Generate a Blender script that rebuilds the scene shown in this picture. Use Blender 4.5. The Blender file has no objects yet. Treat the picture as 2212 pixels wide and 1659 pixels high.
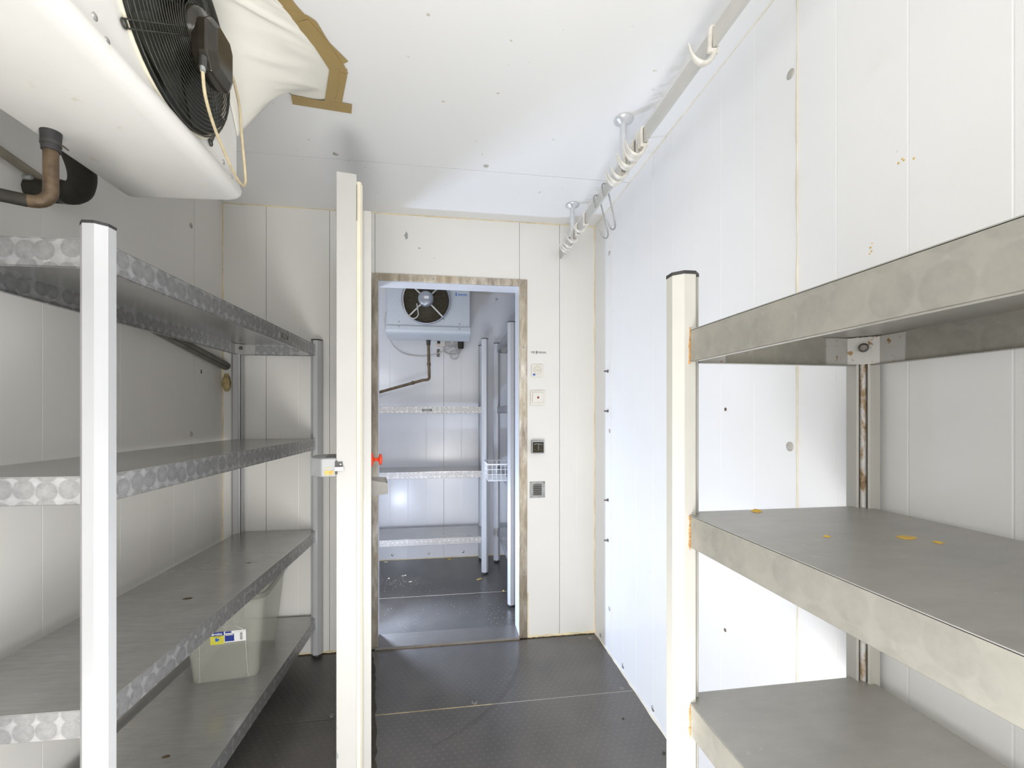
import bpy, math, random
from mathutils import Vector, Matrix
random.seed(7)
PI = math.pi
SC = bpy.context.scene
COL = SC.collection

# ------------------------------------------------------------------ camera
TH = math.atan(140/950.0)
cam_d = bpy.data.cameras.new('camera'); cam = bpy.data.objects.new('camera', cam_d); COL.objects.link(cam)
cam.location = (0, 0, 1.27); cam.rotation_euler = (PI/2, 0, -TH)
cam_d.sensor_fit = 'HORIZONTAL'; cam_d.sensor_width = 36.0
cam_d.lens = 950.0/2212*36; cam_d.shift_y = 64.5/2212; cam_d.clip_start = 0.02
SC.camera = cam
# ------------------------------------------------------------------ world, lights, exposure
w = bpy.data.worlds.new('world'); SC.world = w; w.use_nodes = True
w.node_tree.nodes['Background'].inputs[0].default_value = (0.9, 0.92, 1, 1)
w.node_tree.nodes['Background'].inputs[1].default_value = 0.05
SC.view_settings.view_transform = 'Standard'; SC.view_settings.look = 'None'
SC.view_settings.gamma = 1.0; SC.view_settings.use_curve_mapping = False
SC.view_settings.exposure = 0.0
def light(name, kind, loc, power, color, size=0.3, rot=(0, 0, 0), size_y=None, radius=None, spread=None):
    d = bpy.data.lights.new(name, kind); d.energy = power; d.color = color
    if kind == 'AREA':
        d.size = size
        if size_y: d.shape = 'RECTANGLE'; d.size_y = size_y
        if spread: d.spread = spread
    else: d.shadow_soft_size = size
    o = bpy.data.objects.new(name, d); COL.objects.link(o); o.location = loc; o.rotation_euler = rot
    return o
# unseen neutral fill lights added around the camera to even out the near room, and the bluish work light standing low in the next room
light('room_fill_high', 'POINT', (0.45, -1.35, 1.20), 27.0, (1.0, 1.0, 0.985), 0.45)
light('room_fill_left', 'POINT', (-0.55, -1.30, 1.45), 21.0, (1.0, 1.0, 0.985), 0.40)
light('room_fill_top', 'POINT', (-0.05, 0.48, 1.98), 3.2, (1.0, 1.0, 0.985), 0.12)
light('room_fill_mid', 'POINT', (-0.05, 0.05, 0.55), 23.0, (1.0, 1.0, 0.985), 0.30)
light('room_fill_low', 'POINT', (-0.06, 0.30, 0.34), 50.0, (1.0, 1.0, 0.985), 0.28)
light('work_light', 'AREA', (-0.517, 2.785, 0.30), 17.0, (0.58, 0.72, 1.0), 0.05, Vector((0.80, -0.45, 0.32)).to_track_quat('-Z', 'Y').to_euler())
light('work_light_spill', 'POINT', (-0.530, 2.80, 0.32), 7.0, (0.82, 0.88, 1.0), 0.04)
light('far_room_fill', 'POINT', (-0.70, 3.05, 1.6), 5.5, (0.92, 0.95, 1.0), 0.15)  # added fill light that lifts the far room, no fixture there

# ------------------------------------------------------------------ helpers
def link(name, me, mat=None, parent=None, loc=None, rot=None):
    o = bpy.data.objects.new(name, me); COL.objects.link(o)
    if mat is not None and me is not None and not me.materials: me.materials.append(mat)
    if parent: o.parent = parent
    if loc: o.location = loc
    if rot: o.rotation_euler = rot
    return o
def thing(name, label, cat, loc=(0, 0, 0), rotz=0, group=None, rot=None):
    o = bpy.data.objects.new(name, None); COL.objects.link(o); o.empty_display_size = 0.05
    o.location = loc; o.rotation_euler = rot or (0, 0, rotz)
    o['label'] = label; o['category'] = cat
    if group: o['group'] = group
    return o
def tag(o, label, cat, group=None):
    o['label'] = label; o['category'] = cat
    if group: o['group'] = group
    return o
def struct(o, label=None, cat=None):
    o['kind'] = 'structure'
    if label: o['label'] = label
    if cat: o['category'] = cat
    return o
def copy_tree(o, parent=None):
    c = o.copy(); COL.objects.link(c); c.parent = parent
    for ch in list(o.children): copy_tree(ch, c)
    return c

class MB:
    def __init__(s): s.v = []; s.f = []; s.sm = []
    def add(s, vs, fs, smooth=False):
        n = len(s.v); s.v += [tuple(v) for v in vs]
        s.f += [tuple(i+n for i in f) for f in fs]; s.sm += [smooth]*len(fs); return s
    def box(s, x0, x1, y0, y1, z0, z1):
        vs = [(x, y, z) for z in (z0, z1) for x, y in ((x0, y0), (x1, y0), (x1, y1), (x0, y1))]
        return s.add(vs, [(3, 2, 1, 0), (4, 5, 6, 7), (0, 1, 5, 4), (1, 2, 6, 5), (2, 3, 7, 6), (3, 0, 4, 7)])
    def prism(s, poly, a, b, axis='Z', smooth=False):
        """poly: 2D points counter-clockwise; extruded from a to b along the axis (X: poly is YZ, Y: poly is ZX, Z: poly is XY)"""
        def P(p, t):
            return {'Z': (p[0], p[1], t), 'X': (t, p[0], p[1]), 'Y': (p[1], t, p[0])}[axis]
        n = len(poly); vs = [P(p, a) for p in poly]+[P(p, b) for p in poly]
        fs = [tuple(range(n-1, -1, -1)), tuple(range(n, 2*n))]
        k = len(s.v); s.v += vs; s.f += [tuple(i+k for i in f) for f in fs]; s.sm += [False, False]
        for i in range(n):
            j = (i+1) % n; s.f.append((k+i, k+j, k+n+j, k+n+i)); s.sm.append(smooth)
        return s
    def tube(s, pts, r, n=10, closed=False, flat=1.0):
        pts = [Vector(p) for p in pts]; m = len(pts); rs = r if isinstance(r, (list, tuple)) else [r]*m
        up = None; vs = []
        for i, p in enumerate(pts):
            a = pts[i-1] if (i > 0 or closed) else pts[i]; b = pts[(i+1) % m] if (i < m-1 or closed) else pts[i]
            t = (b-a).normalized()
            if up is None:
                up = Vector((0, 0, 1)) if abs(t.z) < 0.9 else Vector((0, 1, 0))
            u = (up - t*up.dot(t)).normalized(); up = u; w_ = t.cross(u)
            for k in range(n):
                an = 2*PI*k/n; vs.append(p+u*math.cos(an)*rs[i]+w_*math.sin(an)*rs[i]*flat)
        fs = []
        for i in range(m if closed else m-1):
            for k in range(n):
                k2 = (k+1) % n; i2 = (i+1) % m
                fs.append((i*n+k, i*n+k2, i2*n+k2, i2*n+k))
        s.add(vs, fs, True)
        if not closed:
            s.add([vs[k] for k in range(n)], [tuple(range(n-1, -1, -1))]); s.add([vs[(m-1)*n+k] for k in range(n)], [tuple(range(n))])
        return s
    def lathe(s, prof, c=(0, 0, 0), axis='Z', n=24, smooth=True):
        """prof: list of (radius, height)"""
        vs = []
        for r, h in prof:
            for k in range(n):
                a = 2*PI*k/n; x, y = r*math.cos(a), r*math.sin(a)
                p = {'Z': (x, y, h), 'X': (h, x, y), 'Y': (y, h, x)}[axis]
                vs.append((p[0]+c[0], p[1]+c[1], p[2]+c[2]))
        fs = [(i*n+k, i*n+(k+1) % n, (i+1)*n+(k+1) % n, (i+1)*n+k) for i in range(len(prof)-1) for k in range(n)]
        s.add(vs, fs, smooth)
        s.add(vs[:n], [tuple(range(n-1, -1, -1))]); s.add(vs[-n:], [tuple(range(n))])
        return s
    def mesh(s, name='m'):
        me = bpy.data.meshes.new(name); me.from_pydata(s.v, [], s.f)
        me.polygons.foreach_set('use_smooth', s.sm); me.update(); return me
    def build(s, name, mat, parent=None, bevel=0, loc=None, rot=None, seg=2):
        o = link(name, s.mesh(name), mat, parent, loc, rot)
        if bevel:
            b = o.modifiers.new('bevel', 'BEVEL'); b.width = bevel; b.segments = seg; b.limit_method = 'ANGLE'; b.angle_limit = math.radians(40)
        return o
def rrect(x0, x1, y0, y1, r, n=5):
    out = []
    for cx, cy, a0 in ((x1-r, y1-r, 0), (x0+r, y1-r, 90), (x0+r, y0+r, 180), (x1-r, y0+r, 270)):
        for k in range(n+1):
            a = math.radians(a0+90*k/n); out.append((cx+r*math.cos(a), cy+r*math.sin(a)))
    return out
def smooth_path(pts, k=6):
    P = [Vector(p) for p in pts]; out = []
    for i in range(len(P)-1):
        p0 = P[max(i-1, 0)]; p1 = P[i]; p2 = P[i+1]; p3 = P[min(i+2, len(P)-1)]
        for j in range(k):
            t = j/k
            out.append(0.5*((2*p1)+(p2-p0)*t+(2*p0-5*p1+4*p2-p3)*t*t+(3*p1-p0-3*p2+p3)*t**3))
    out.append(P[-1]); return out
def text_mesh(txt, size, depth=0.0004, bold=0.0, sx=1.0):
    cu = bpy.data.curves.new('lettering', 'FONT'); cu.body = txt; cu.size = size; cu.extrude = depth; cu.offset = bold
    cu.align_x = 'CENTER'; cu.align_y = 'CENTER'; cu.resolution_u = 3
    o = bpy.data.objects.new('tmp', cu); COL.objects.link(o)
    dg = bpy.context.evaluated_depsgraph_get(); dg.update()
    me = bpy.data.meshes.new_from_object(o.evaluated_get(dg)); bpy.data.objects.remove(o); bpy.data.curves.remove(cu)
    if sx != 1.0: me.transform(Matrix.Diagonal((sx, 1, 1, 1)))
    return me

# ------------------------------------------------------------------ materials
class NT:
    def __init__(s, name):
        m = bpy.data.materials.new(name); m.use_nodes = True; s.m = m; s.t = m.node_tree; s.b = s.t.nodes['Principled BSDF']
    def n(s, typ, **kw):
        nd = s.t.nodes.new(typ)
        for k, v in kw.items():
            if k in nd.inputs.keys() if not hasattr(nd, k) else False: nd.inputs[k].default_value = v
            elif hasattr(nd, k): setattr(nd, k, v)
        return nd
    def l(s, a, b): s.t.links.new(a, b)
    def obj(s): return s.n('ShaderNodeTexCoord').outputs['Object']
    def geo(s): return s.n('ShaderNodeNewGeometry').outputs['Position']
    def noise(s, vec, scale, detail=4, rough=0.55, dist=0.0):
        nd = s.n('ShaderNodeTexNoise'); s.l(vec, nd.inputs['Vector'])
        nd.inputs['Scale'].default_value = scale; nd.inputs['Detail'].default_value = detail
        nd.inputs['Roughness'].default_value = rough; nd.inputs['Distortion'].default_value = dist
        return nd.outputs['Fac']
    def vmul(s, vec, v):
        nd = s.n('ShaderNodeVectorMath', operation='MULTIPLY'); s.l(vec, nd.inputs[0]); nd.inputs[1].default_value = v; return nd.outputs[0]
    def math(s, op, a, b=None, c=None):
        nd = s.n('ShaderNodeMath', operation=op)
        for i, x in enumerate((a, b, c)):
            if x is None: continue
            if isinstance(x, (int, float)): nd.inputs[i].default_value = x
            else: s.l(x, nd.inputs[i])
        return nd.outputs[0]
    def ramp(s, fac, stops):
        nd = s.n('ShaderNodeValToRGB'); s.l(fac, nd.inputs[0]); r = nd.color_ramp
        while len(r.elements) < len(stops): r.elements.new(0.5)
        for e, (p, c) in zip(r.elements, stops):
            e.position = p; e.color = (c, c, c, 1) if isinstance(c, (int, float)) else (*c, 1)
        return nd.outputs[0]
    def mix(s, fac, a, b, blend='MIX'):
        nd = s.n('ShaderNodeMix', data_type='RGBA', blend_type=blend)
        for i, x in ((0, fac), (6, a), (7, b)):
            if isinstance(x, (int, float)): nd.inputs[i].default_value = x
            elif isinstance(x, tuple): nd.inputs[i].default_value = (*x, 1)
            else: s.l(x, nd.inputs[i])
        return nd.outputs[2]
    def bump(s, h, strength=0.2, dist=0.002):
        nd = s.n('ShaderNodeBump'); nd.inputs['Strength'].default_value = strength; nd.inputs['Distance'].default_value = dist
        s.l(h, nd.inputs['Height']); s.l(nd.outputs[0], s.b.inputs['Normal'])
    def set(s, col=None, rough=None, metal=None, **kw):
        for k, v in (('Base Color', col), ('Roughness', rough), ('Metallic', metal), *kw.items()):
            if v is None: continue
            if isinstance(v, (int, float)): s.b.inputs[k].default_value = v
            elif isinstance(v, tuple): s.b.inputs[k].default_value = (*v, 1) if len(v) == 3 else v
            else: s.l(v, s.b.inputs[k])
        return s.m
def simple(name, col, rough=0.5, metal=0.0, var=0.06, scale=25, bump=0.0, **kw):
    t = NT(name); v = t.obj(); f = t.noise(v, scale)
    lo = tuple(max(0, c*(1-var)) for c in col); hi = tuple(min(1, c*(1+var)) for c in col)
    c = t.ramp(f, [(0.3, lo), (0.7, hi)])
    if bump: t.bump(t.noise(v, scale*8), bump, 0.001)
    return t.set(c, rough, metal, **kw)

def make_wall(name, col=(0.895, 0.895, 0.895), stain=(0.78, 0.72, 0.60), amount=0.35, rough=0.32):
    t = NT(name); v = t.geo()
    big = t.noise(v, 1.6, 3); fine = t.noise(v, 60, 2)
    base = t.mix(t.ramp(big, [(0.35, 0.0), (0.75, 1.0)]), col, tuple(c*0.965 for c in col))
    sp = t.noise(v, 7.0, 6, 0.7)
    c = t.mix(t.ramp(sp, [(0.60, 0.0), (1.0, amount)]), base, stain)
    # sparse little specks of dirt
    spk = t.noise(v, 38, 2, 0.5); c = t.mix(t.ramp(spk, [(0.80, 0.0), (0.83, 0.6)]), c, (0.45, 0.38, 0.26))
    t.bump(fine, 0.06, 0.001)
    return t.set(c, rough, 0.0)
def make_ceiling(name):
    t = NT(name); v = t.geo(); big = t.noise(v, 1.2, 3)
    c = t.mix(t.ramp(big, [(0.35, 0.0), (0.75, 1.0)]), (0.89, 0.888, 0.88), (0.88, 0.875, 0.855))
    spk = t.noise(v, 30, 2, 0.5); c = t.mix(t.ramp(spk, [(0.74, 0.0), (0.77, 0.55)]), c, (0.45, 0.36, 0.22))
    return t.set(c, 0.45, 0.0)
def make_floor(name, near=True):
    t = NT(name); v = t.geo()
    big = t.noise(v, 2.2, 5, 0.6); med = t.noise(v, 9, 6, 0.6, 0.4); st = t.noise(t.vmul(v, (3, 40, 1)), 1.5, 4)
    base = t.mix(t.ramp(big, [(0.3, 0.0), (0.7, 1.0)]), (0.105, 0.10, 0.095), (0.155, 0.145, 0.135))
    c = t.mix(t.ramp(med, [(0.40, 0.0), (0.95, 0.5)]), base, (0.20, 0.18, 0.16))
    c = t.mix(t.math('MULTIPLY', st, 0.12), c, (0.26, 0.25, 0.24))
    dirt = t.noise(v, 55 if near else 34, 3, 0.6)
    c = t.mix(t.ramp(dirt, [(0.68, 0.0), (0.86, 0.35 if near else 0.6)]), c, (0.50, 0.46, 0.40))
    # raised anti-slip studs: rows of little ovals, alternate rows shifted
    sep = t.n('ShaderNodeSeparateXYZ'); t.l(v, sep.inputs[0])
    px, py = (0.030, 0.022)
    row = t.math('FLOOR', t.math('DIVIDE', sep.outputs[1], py))
    sh = t.math('MULTIPLY', t.math('MODULO', t.math('ABSOLUTE', row), 2.0), 0.5)
    fx = t.math('SUBTRACT', t.math('FRACT', t.math('ADD', t.math('DIVIDE', sep.outputs[0], px), sh)), 0.5)
    fy = t.math('SUBTRACT', t.math('FRACT', t.math('DIVIDE', sep.outputs[1], py)), 0.5)
    d = t.math('SQRT', t.math('ADD', t.math('POWER', t.math('MULTIPLY', fx, px/0.0055), 2), t.math('POWER', t.math('MULTIPLY', fy, py/0.0032), 2)))
    stud = t.ramp(d, [(0.55, 1.0), (1.0, 0.0)])
    c = t.mix(t.math('MULTIPLY', stud, 0.22), c, (0.30, 0.28, 0.26))
    h = t.math('ADD', stud, t.math('MULTIPLY', med, 0.5))
    t.bump(h, 0.35, 0.0012)
    return t.set(c, 0.29, 0.35)
def make_steel(name, col, rough=0.35, metal=0.75, streak=(1, 14, 1), stains=0.0, var=0.12, sheen=None):
    t = NT(name); v = t.obj()
    g = t.noise(t.vmul(v, streak), 5, 6, 0.7); b = t.noise(v, 6, 4, 0.6)
    lo = tuple(c*(1-var) for c in col); hi = tuple(min(1, c*(1+var)) for c in col)
    c = t.ramp(t.math('ADD', t.math('MULTIPLY', g, 0.5), t.math('MULTIPLY', b, 0.5)), [(0.35, lo), (0.65, hi)])
    if stains:
        s_ = t.noise(v, 11, 3, 0.5); c = t.mix(t.ramp(s_, [(0.70, 0.0), (0.86, stains*0.6)]), c, (0.50, 0.36, 0.13))
        w_ = t.noise(v, 45, 2, 0.5); c = t.mix(t.ramp(w_, [(0.70, 0.0), (0.84, stains*0.6)]), c, tuple(min(1, x*1.7) for x in col))
    t.bump(g, 0.05, 0.0008)
    return t.set(c, rough if rough < 0.36 else rough+0.03, metal)
def make_swirl(name, dark, lite, cell=0.026, contrast=1.0, rough=0.33, metal=0.75, tint=None):
    """engine-turned steel: overlapping round brushed marks"""
    t = NT(name); v = t.obj()
    sp_ = t.n('ShaderNodeSeparateXYZ'); t.l(v, sp_.inputs[0]); u_ = t.math('ADD', sp_.outputs[0], sp_.outputs[1])
    def layer(ou, ov):
        cb = t.n('ShaderNodeCombineXYZ'); t.l(t.math('ADD', u_, ou), cb.inputs[0]); t.l(t.math('ADD', sp_.outputs[2], ov), cb.inputs[1])
        vo = t.n('ShaderNodeTexVoronoi'); vo.voronoi_dimensions = '2D'; t.l(cb.outputs[0], vo.inputs['Vector'])
        vo.inputs['Scale'].default_value = 1/cell; vo.inputs['Randomness'].default_value = 0.30
        return vo.outputs['Distance']
    d1 = layer(0.0, 0.0); d2 = layer(cell*0.5, cell*0.45)
    r1 = t.ramp(d1, [(0.0, 0.36), (0.28, 0.30), (0.46, 0.24), (0.56, 0.60), (0.78, 0.66)])
    r2_ = t.ramp(d2, [(0.0, 0.62), (0.30, 0.52), (0.47, 0.42), (0.56, 0.86), (0.9, 0.92)])
    f = t.mix(t.ramp(d1, [(0.50, 0.0), (0.56, 1.0)]), r1, r2_)
    nz = t.noise(v, 60, 4, 0.7)
    ff = t.math('ADD', t.math('MULTIPLY', f, 0.75*contrast), t.math('ADD', t.math('MULTIPLY', nz, 0.5), 0.12*(1-contrast)*4-0.10))
    c = t.ramp(ff, [(0.22, dark), (0.80, lite)])
    if tint: c = t.mix(t.ramp(t.noise(v, 13, 4), [(0.4, 0.0), (0.75, 0.8)]), c, tint)
    t.bump(f, 0.05, 0.0005)
    return t.set(c, rough, metal)

M = {}
M['wall'] = make_wall('white_lacquered_panel')
M['wall_back'] = make_wall('ivory_back_panel', (0.84, 0.822, 0.785))
M['wall_left'] = make_wall('aged_white_panel', (0.90, 0.88, 0.84), (0.74, 0.66, 0.50), 0.45, 0.38)
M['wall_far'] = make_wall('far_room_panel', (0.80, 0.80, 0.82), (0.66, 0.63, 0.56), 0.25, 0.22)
M['ceiling'] = make_ceiling('ceiling_panel_white')
M['joint'] = simple('joint_dirt', (0.50, 0.42, 0.29), 0.8, 0, 0.3, 30)
M['caulk'] = simple('aged_caulk', (0.80, 0.68, 0.44), 0.6, 0, 0.22, 12)
M['caulk_pale'] = simple('pale_caulk', (0.80, 0.745, 0.62), 0.6, 0, 0.12, 12)
M['floor'] = make_floor('studded_floor_plate'); M['floor_far'] = make_floor('far_floor_plate', False)
M['floor_joint'] = simple('floor_joint_filler', (0.52, 0.42, 0.22), 0.5, 0, 0.35, 20)
M['grime_and_shade'] = simple('black_grime_and_shade', (0.045, 0.035, 0.022), 0.6, 0, 0.4, 40)  # dirt colour, also used for the painted shadow strip beside the door
M['threshold'] = make_steel('threshold_plate', (0.24, 0.225, 0.21), 0.30, 0.6, (2, 12, 1), 0.3)
M['post'] = make_steel('anodised_post', (0.54, 0.545, 0.56), 0.36, 0.2, (6, 6, 0.4), 0.0, 0.04)
M['post_cream'] = make_steel('aged_cream_post', (0.52, 0.505, 0.465), 0.42, 0.05, (5, 5, 0.5), 0.0, 0.05)
M['rod'] = make_steel('white_rod', (0.72, 0.71, 0.70), 0.4, 0.1, (6, 6, 3), 0.0, 0.08)
def make_rusty(name):
    t = NT(name); v = t.obj(); f = t.noise(t.vmul(v, (1, 1, 0.5)), 55, 5, 0.7)
    c = t.ramp(f, [(0.46, (0.76, 0.75, 0.74)), (0.56, (0.50, 0.36, 0.22)), (0.66, (0.13, 0.07, 0.03))])
    return t.set(c, 0.6, 0.1)
M['rusty_rod'] = make_rusty('rusty_rod')
M['black_rubber'] = simple('black_rubber', (0.035, 0.033, 0.035), 0.5, 0, 0.2, 40)
M['shelf_top'] = make_steel('shelf_steel_grey', (0.45, 0.445, 0.43), 0.22, 0.60, (2, 22, 1), 0.35, 0.14)
M['shelf_top_right'] = make_steel('shelf_steel_dull', (0.43, 0.42, 0.395), 0.36, 0.5, (3, 9, 1), 0.75, 0.10)
M['swirl'] = make_swirl('engine_turned_steel', (0.30, 0.30, 0.305), (0.72, 0.72, 0.74), 0.041)
M['swirl_dull'] = make_swirl('dulled_engine_turned_steel', (0.28, 0.27, 0.24), (0.42, 0.405, 0.365), 0.046, 0.6, 0.40, 0.45, (0.42, 0.40, 0.345))
M['swirl_bright'] = make_swirl('bright_engine_turned_steel', (0.30, 0.285, 0.27), (0.66, 0.63, 0.59), 0.036, 1.0, 0.46, 0.4)
M['bracket'] = make_steel('zinc_bracket', (0.60, 0.59, 0.58), 0.42, 0.45, (6, 6, 6), 0.5, 0.08)
M['bolt'] = simple('dark_bolt', (0.20, 0.18, 0.17), 0.42, 0.7, 0.3, 90)
def make_rusty_bracket():
    t = NT('rust_spotted_bracket'); v = t.obj(); f = t.noise(v, 85, 3, 0.6)
    c = t.mix(t.ramp(f, [(0.62, 0.0), (0.68, 0.9)]), (0.55, 0.54, 0.52), (0.30, 0.17, 0.06)); return t.set(c, 0.45, 0.35)
M['bracket_rusty'] = make_rusty_bracket()
M['rust'] = simple('orange_rust', (0.50, 0.27, 0.09), 0.8, 0, 0.35, 120)
M['zinc'] = simple('zinc_screw', (0.50, 0.49, 0.48), 0.35, 0.8, 0.15, 60)
M['screw_cap'] = simple('grey_screw_cap', (0.50, 0.475, 0.44), 0.5, 0.1, 0.12, 60)
def make_trim(name):
    t = NT(name); v = t.geo()
    a = t.noise(t.vmul(v, (30, 30, 7)), 1.0, 6, 0.72); b = t.noise(v, 5, 4, 0.6)
    c = t.ramp(a, [(0.32, (0.24, 0.20, 0.165)), (0.50, (0.44, 0.385, 0.32)), (0.68, (0.70, 0.66, 0.60))])
    c = t.mix(t.ramp(b, [(0.4, 0.0), (0.7, 0.5)]), c, (0.42, 0.35, 0.22))
    return t.set(c, 0.34, 0.6)
M['trim'] = make_trim('stained_stainless_trim')
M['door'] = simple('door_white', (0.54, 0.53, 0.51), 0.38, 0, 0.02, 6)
M['gasket'] = simple('cream_gasket', (0.80, 0.75, 0.60), 0.5, 0, 0.05, 14)
M['lining'] = simple('white_lining', (0.80, 0.81, 0.84), 0.35, 0, 0.02, 6)
M['grey_plastic'] = simple('grey_plastic', (0.40, 0.41, 0.41), 0.45, 0.1, 0.06, 20)
M['dark_plastic'] = simple('dark_plastic', (0.05, 0.05, 0.045), 0.35, 0, 0.3, 40)
M['ochre'] = simple('worn_ochre_label', (0.72, 0.47, 0.13), 0.55, 0, 0.3, 70)
M['red'] = simple('red_plastic', (0.86, 0.07, 0.02), 0.28, 0, 0.08, 12)
M['chrome'] = simple('chrome', (0.78, 0.78, 0.80), 0.15, 0.95, 0.04, 20)
M['handle_steel'] = make_steel('handle_steel', (0.62, 0.60, 0.57), 0.35, 0.6, (9, 9, 9), 0.2, 0.1)
def make_unit_white():
    t = NT('textured_white_casing'); v = t.obj(); f = t.noise(v, 120, 3, 0.6); s_ = t.noise(v, 14, 4, 0.6); b = t.noise(v, 3, 3)
    c = t.mix(t.ramp(b, [(0.4, 0.0), (0.7, 1.0)]), (0.82, 0.80, 0.76), (0.76, 0.745, 0.71))
    c = t.mix(t.ramp(s_, [(0.66, 0.0), (0.74, 0.5)]), c, (0.62, 0.50, 0.28)); t.bump(f, 0.18, 0.001)
    return t.set(c, 0.42, 0.0)
M['unit'] = make_unit_white()
M['unit_far'] = simple('grey_white_casing', (0.52, 0.55, 0.58), 0.42, 0, 0.04, 90, 0.1)
M['fan_black'] = simple('fan_black', (0.012, 0.012, 0.008), 0.40, 0.0, 0.3, 30)
M['wire_black'] = simple('black_coated_wire', (0.04, 0.04, 0.032), 0.30, 0.2, 0.3, 60)
M['motor_black'] = simple('motor_black', (0.028, 0.024, 0.017), 0.14, 0.0, 0.2, 20)
M['ring_cream'] = simple('cream_ring', (0.80, 0.74, 0.58), 0.5, 0, 0.08, 30)
M['cable'] = simple('yellowed_cable', (0.66, 0.55, 0.35), 0.45, 0, 0.12, 50)
M['cable_grey'] = simple('grey_cable', (0.55, 0.52, 0.50), 0.5, 0, 0.08, 50)
M['coil'] = simple('coil_dark', (0.018, 0.016, 0.010), 0.5, 0.4, 0.5, 200)
M['wire_gold'] = simple('golden_wire', (0.16, 0.13, 0.08), 0.35, 0.4, 0.3, 90)
M['motor_grey'] = simple('motor_grey', (0.36, 0.38, 0.41), 0.35, 0.6, 0.06, 30)
M['strut'] = simple('pale_strut', (0.60, 0.59, 0.55), 0.4, 0.4, 0.2, 120)
M['copper'] = simple('browned_copper', (0.13, 0.088, 0.05), 0.45, 0.3, 0.45, 30, 0.2)
M['foam_black'] = simple('black_insulation', (0.028, 0.024, 0.017), 0.7, 0, 0.3, 30, 0.4)
M['drain_grey'] = simple('dark_grey_drainpipe', (0.17, 0.16, 0.135), 0.5, 0, 0.2, 16)
M['conduit'] = simple('brown_grey_conduit', (0.36, 0.32, 0.25), 0.5, 0.1, 0.15, 16)
M['foam_yellow'] = simple('yellow_foam', (0.46, 0.36, 0.18), 0.9, 0, 0.4, 40, 0.5)
M['rail'] = make_steel('aluminium_rail', (0.62, 0.61, 0.58), 0.42, 0.4, (6, 0.6, 6), 0.0, 0.06)
M['alu'] = simple('aluminium', (0.72, 0.73, 0.75), 0.30, 0.6, 0.05, 30)
M['hook'] = simple('whitened_hook', (0.74, 0.71, 0.65), 0.45, 0.15, 0.12, 45)
M['steel_wire'] = simple('steel_wire', (0.42, 0.42, 0.42), 0.28, 0.85, 0.1, 40)
M['white_plastic'] = simple('cream_switch_plastic', (0.80, 0.77, 0.71), 0.4, 0, 0.03, 20)
M['dial_face'] = simple('dial_cream', (0.76, 0.73, 0.63), 0.4, 0, 0.05, 20)
M['blue'] = simple('blue_print', (0.02, 0.12, 0.50), 0.4, 0, 0.05, 20)
M['navy'] = simple('navy_print', (0.02, 0.04, 0.24), 0.4, 0, 0.2, 90)
M['yellow_print'] = simple('yellow_print', (0.60, 0.56, 0.07), 0.5, 0, 0.06, 60)
M['paper'] = simple('white_paper', (0.80, 0.80, 0.80), 0.5, 0, 0.02, 20)
M['ink'] = simple('dark_ink', (0.07, 0.055, 0.06), 0.5, 0, 0.1, 20)
M['ink_grey'] = simple('grey_ink', (0.42, 0.40, 0.36), 0.5, 0, 0.1, 20)
M['ink_gold'] = simple('olive_ink', (0.20, 0.17, 0.09), 0.5, 0, 0.1, 20)
M['dark_red'] = simple('dark_red', (0.25, 0.015, 0.02), 0.35, 0, 0.1, 20)
M['wire_white'] = simple('white_coated_wire', (0.82, 0.82, 0.82), 0.35, 0, 0.03, 20)
M['chip'] = simple('bared_grey_metal', (0.36, 0.37, 0.36), 0.5, 0.3, 0.15, 40)
M['crumb_white'] = simple('white_crumb', (0.62, 0.58, 0.50), 0.7, 0, 0.1, 60)
M['crumb_yellow'] = simple('yellow_crumb', (0.62, 0.45, 0.15), 0.6, 0, 0.15, 60)
M['insect'] = simple('egg_yellow_residue', (0.72, 0.47, 0.08), 0.5, 0, 0.2, 60)
def make_translucent(name, col, alpha, rough=0.4, trans=0.0):
    t = NT(name); v = t.obj(); f = t.noise(v, 12, 4)
    c = t.ramp(f, [(0.3, tuple(x*0.95 for x in col)), (0.7, col)])
    t.set(c, rough, 0.0, Alpha=alpha)
    if trans: t.b.inputs['Transmission Weight'].default_value = trans; t.b.inputs['IOR'].default_value = 1.1
    return t.m
M['tape'] = make_translucent('brown_packing_tape', (0.50, 0.36, 0.15), 0.80, 0.30)
M['sheet'] = simple('stained_white_sheet', (0.82, 0.79, 0.71), 0.55, 0, 0.03, 5)
M['clear'] = make_translucent('milky_clear_plastic', (0.60, 0.60, 0.53), 0.24, 0.28)
M['smoked'] = make_translucent('smoked_cover', (0.05, 0.045, 0.03), 0.90, 0.10)
M['pane'] = make_translucent('clear_cover', (0.85, 0.86, 0.88), 0.22, 0.1)

# ------------------------------------------------------------------ room dimensions (metres; camera stands at x=0, y=0)
XL, XR, YB, YBF, YF, YN, H, HF = -1.148, 0.851, 2.464, 2.600, 3.93, -2.30, 2.360, 2.345
DX0, DX1, DZ = -0.385, 0.403, 1.995

def ribbed(ctr_list, a, b, face, z0, z1, axis, sign, t=0.012):
    """a wall panel from a to b along the wall, front at 'face', shallow vertical ribs pressed into it at ctr_list"""
    pts = [(a+0.0012, face)]
    for c in sorted(ctr_list):
        if a+0.02 < c < b-0.02:
            pts += [(c-0.0022, face), (c, face+sign*0.0006), (c+0.0022, face)]
    pts += [(b-0.0012, face)]
    back = face+sign*t
    poly = pts+[(b-0.0012, back), (a+0.0012, back)]
    if axis == 'x':      # wall runs along x; poly in (x, y)
        P = poly if sign > 0 else poly[::-1]
    else:                # wall runs along y; poly given (y, x) -> (x, y)
        P = [(q, p) for p, q in poly]
        P = P[::-1] if sign > 0 else P
    return MB().prism(P, z0, z1, 'Z')

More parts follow.
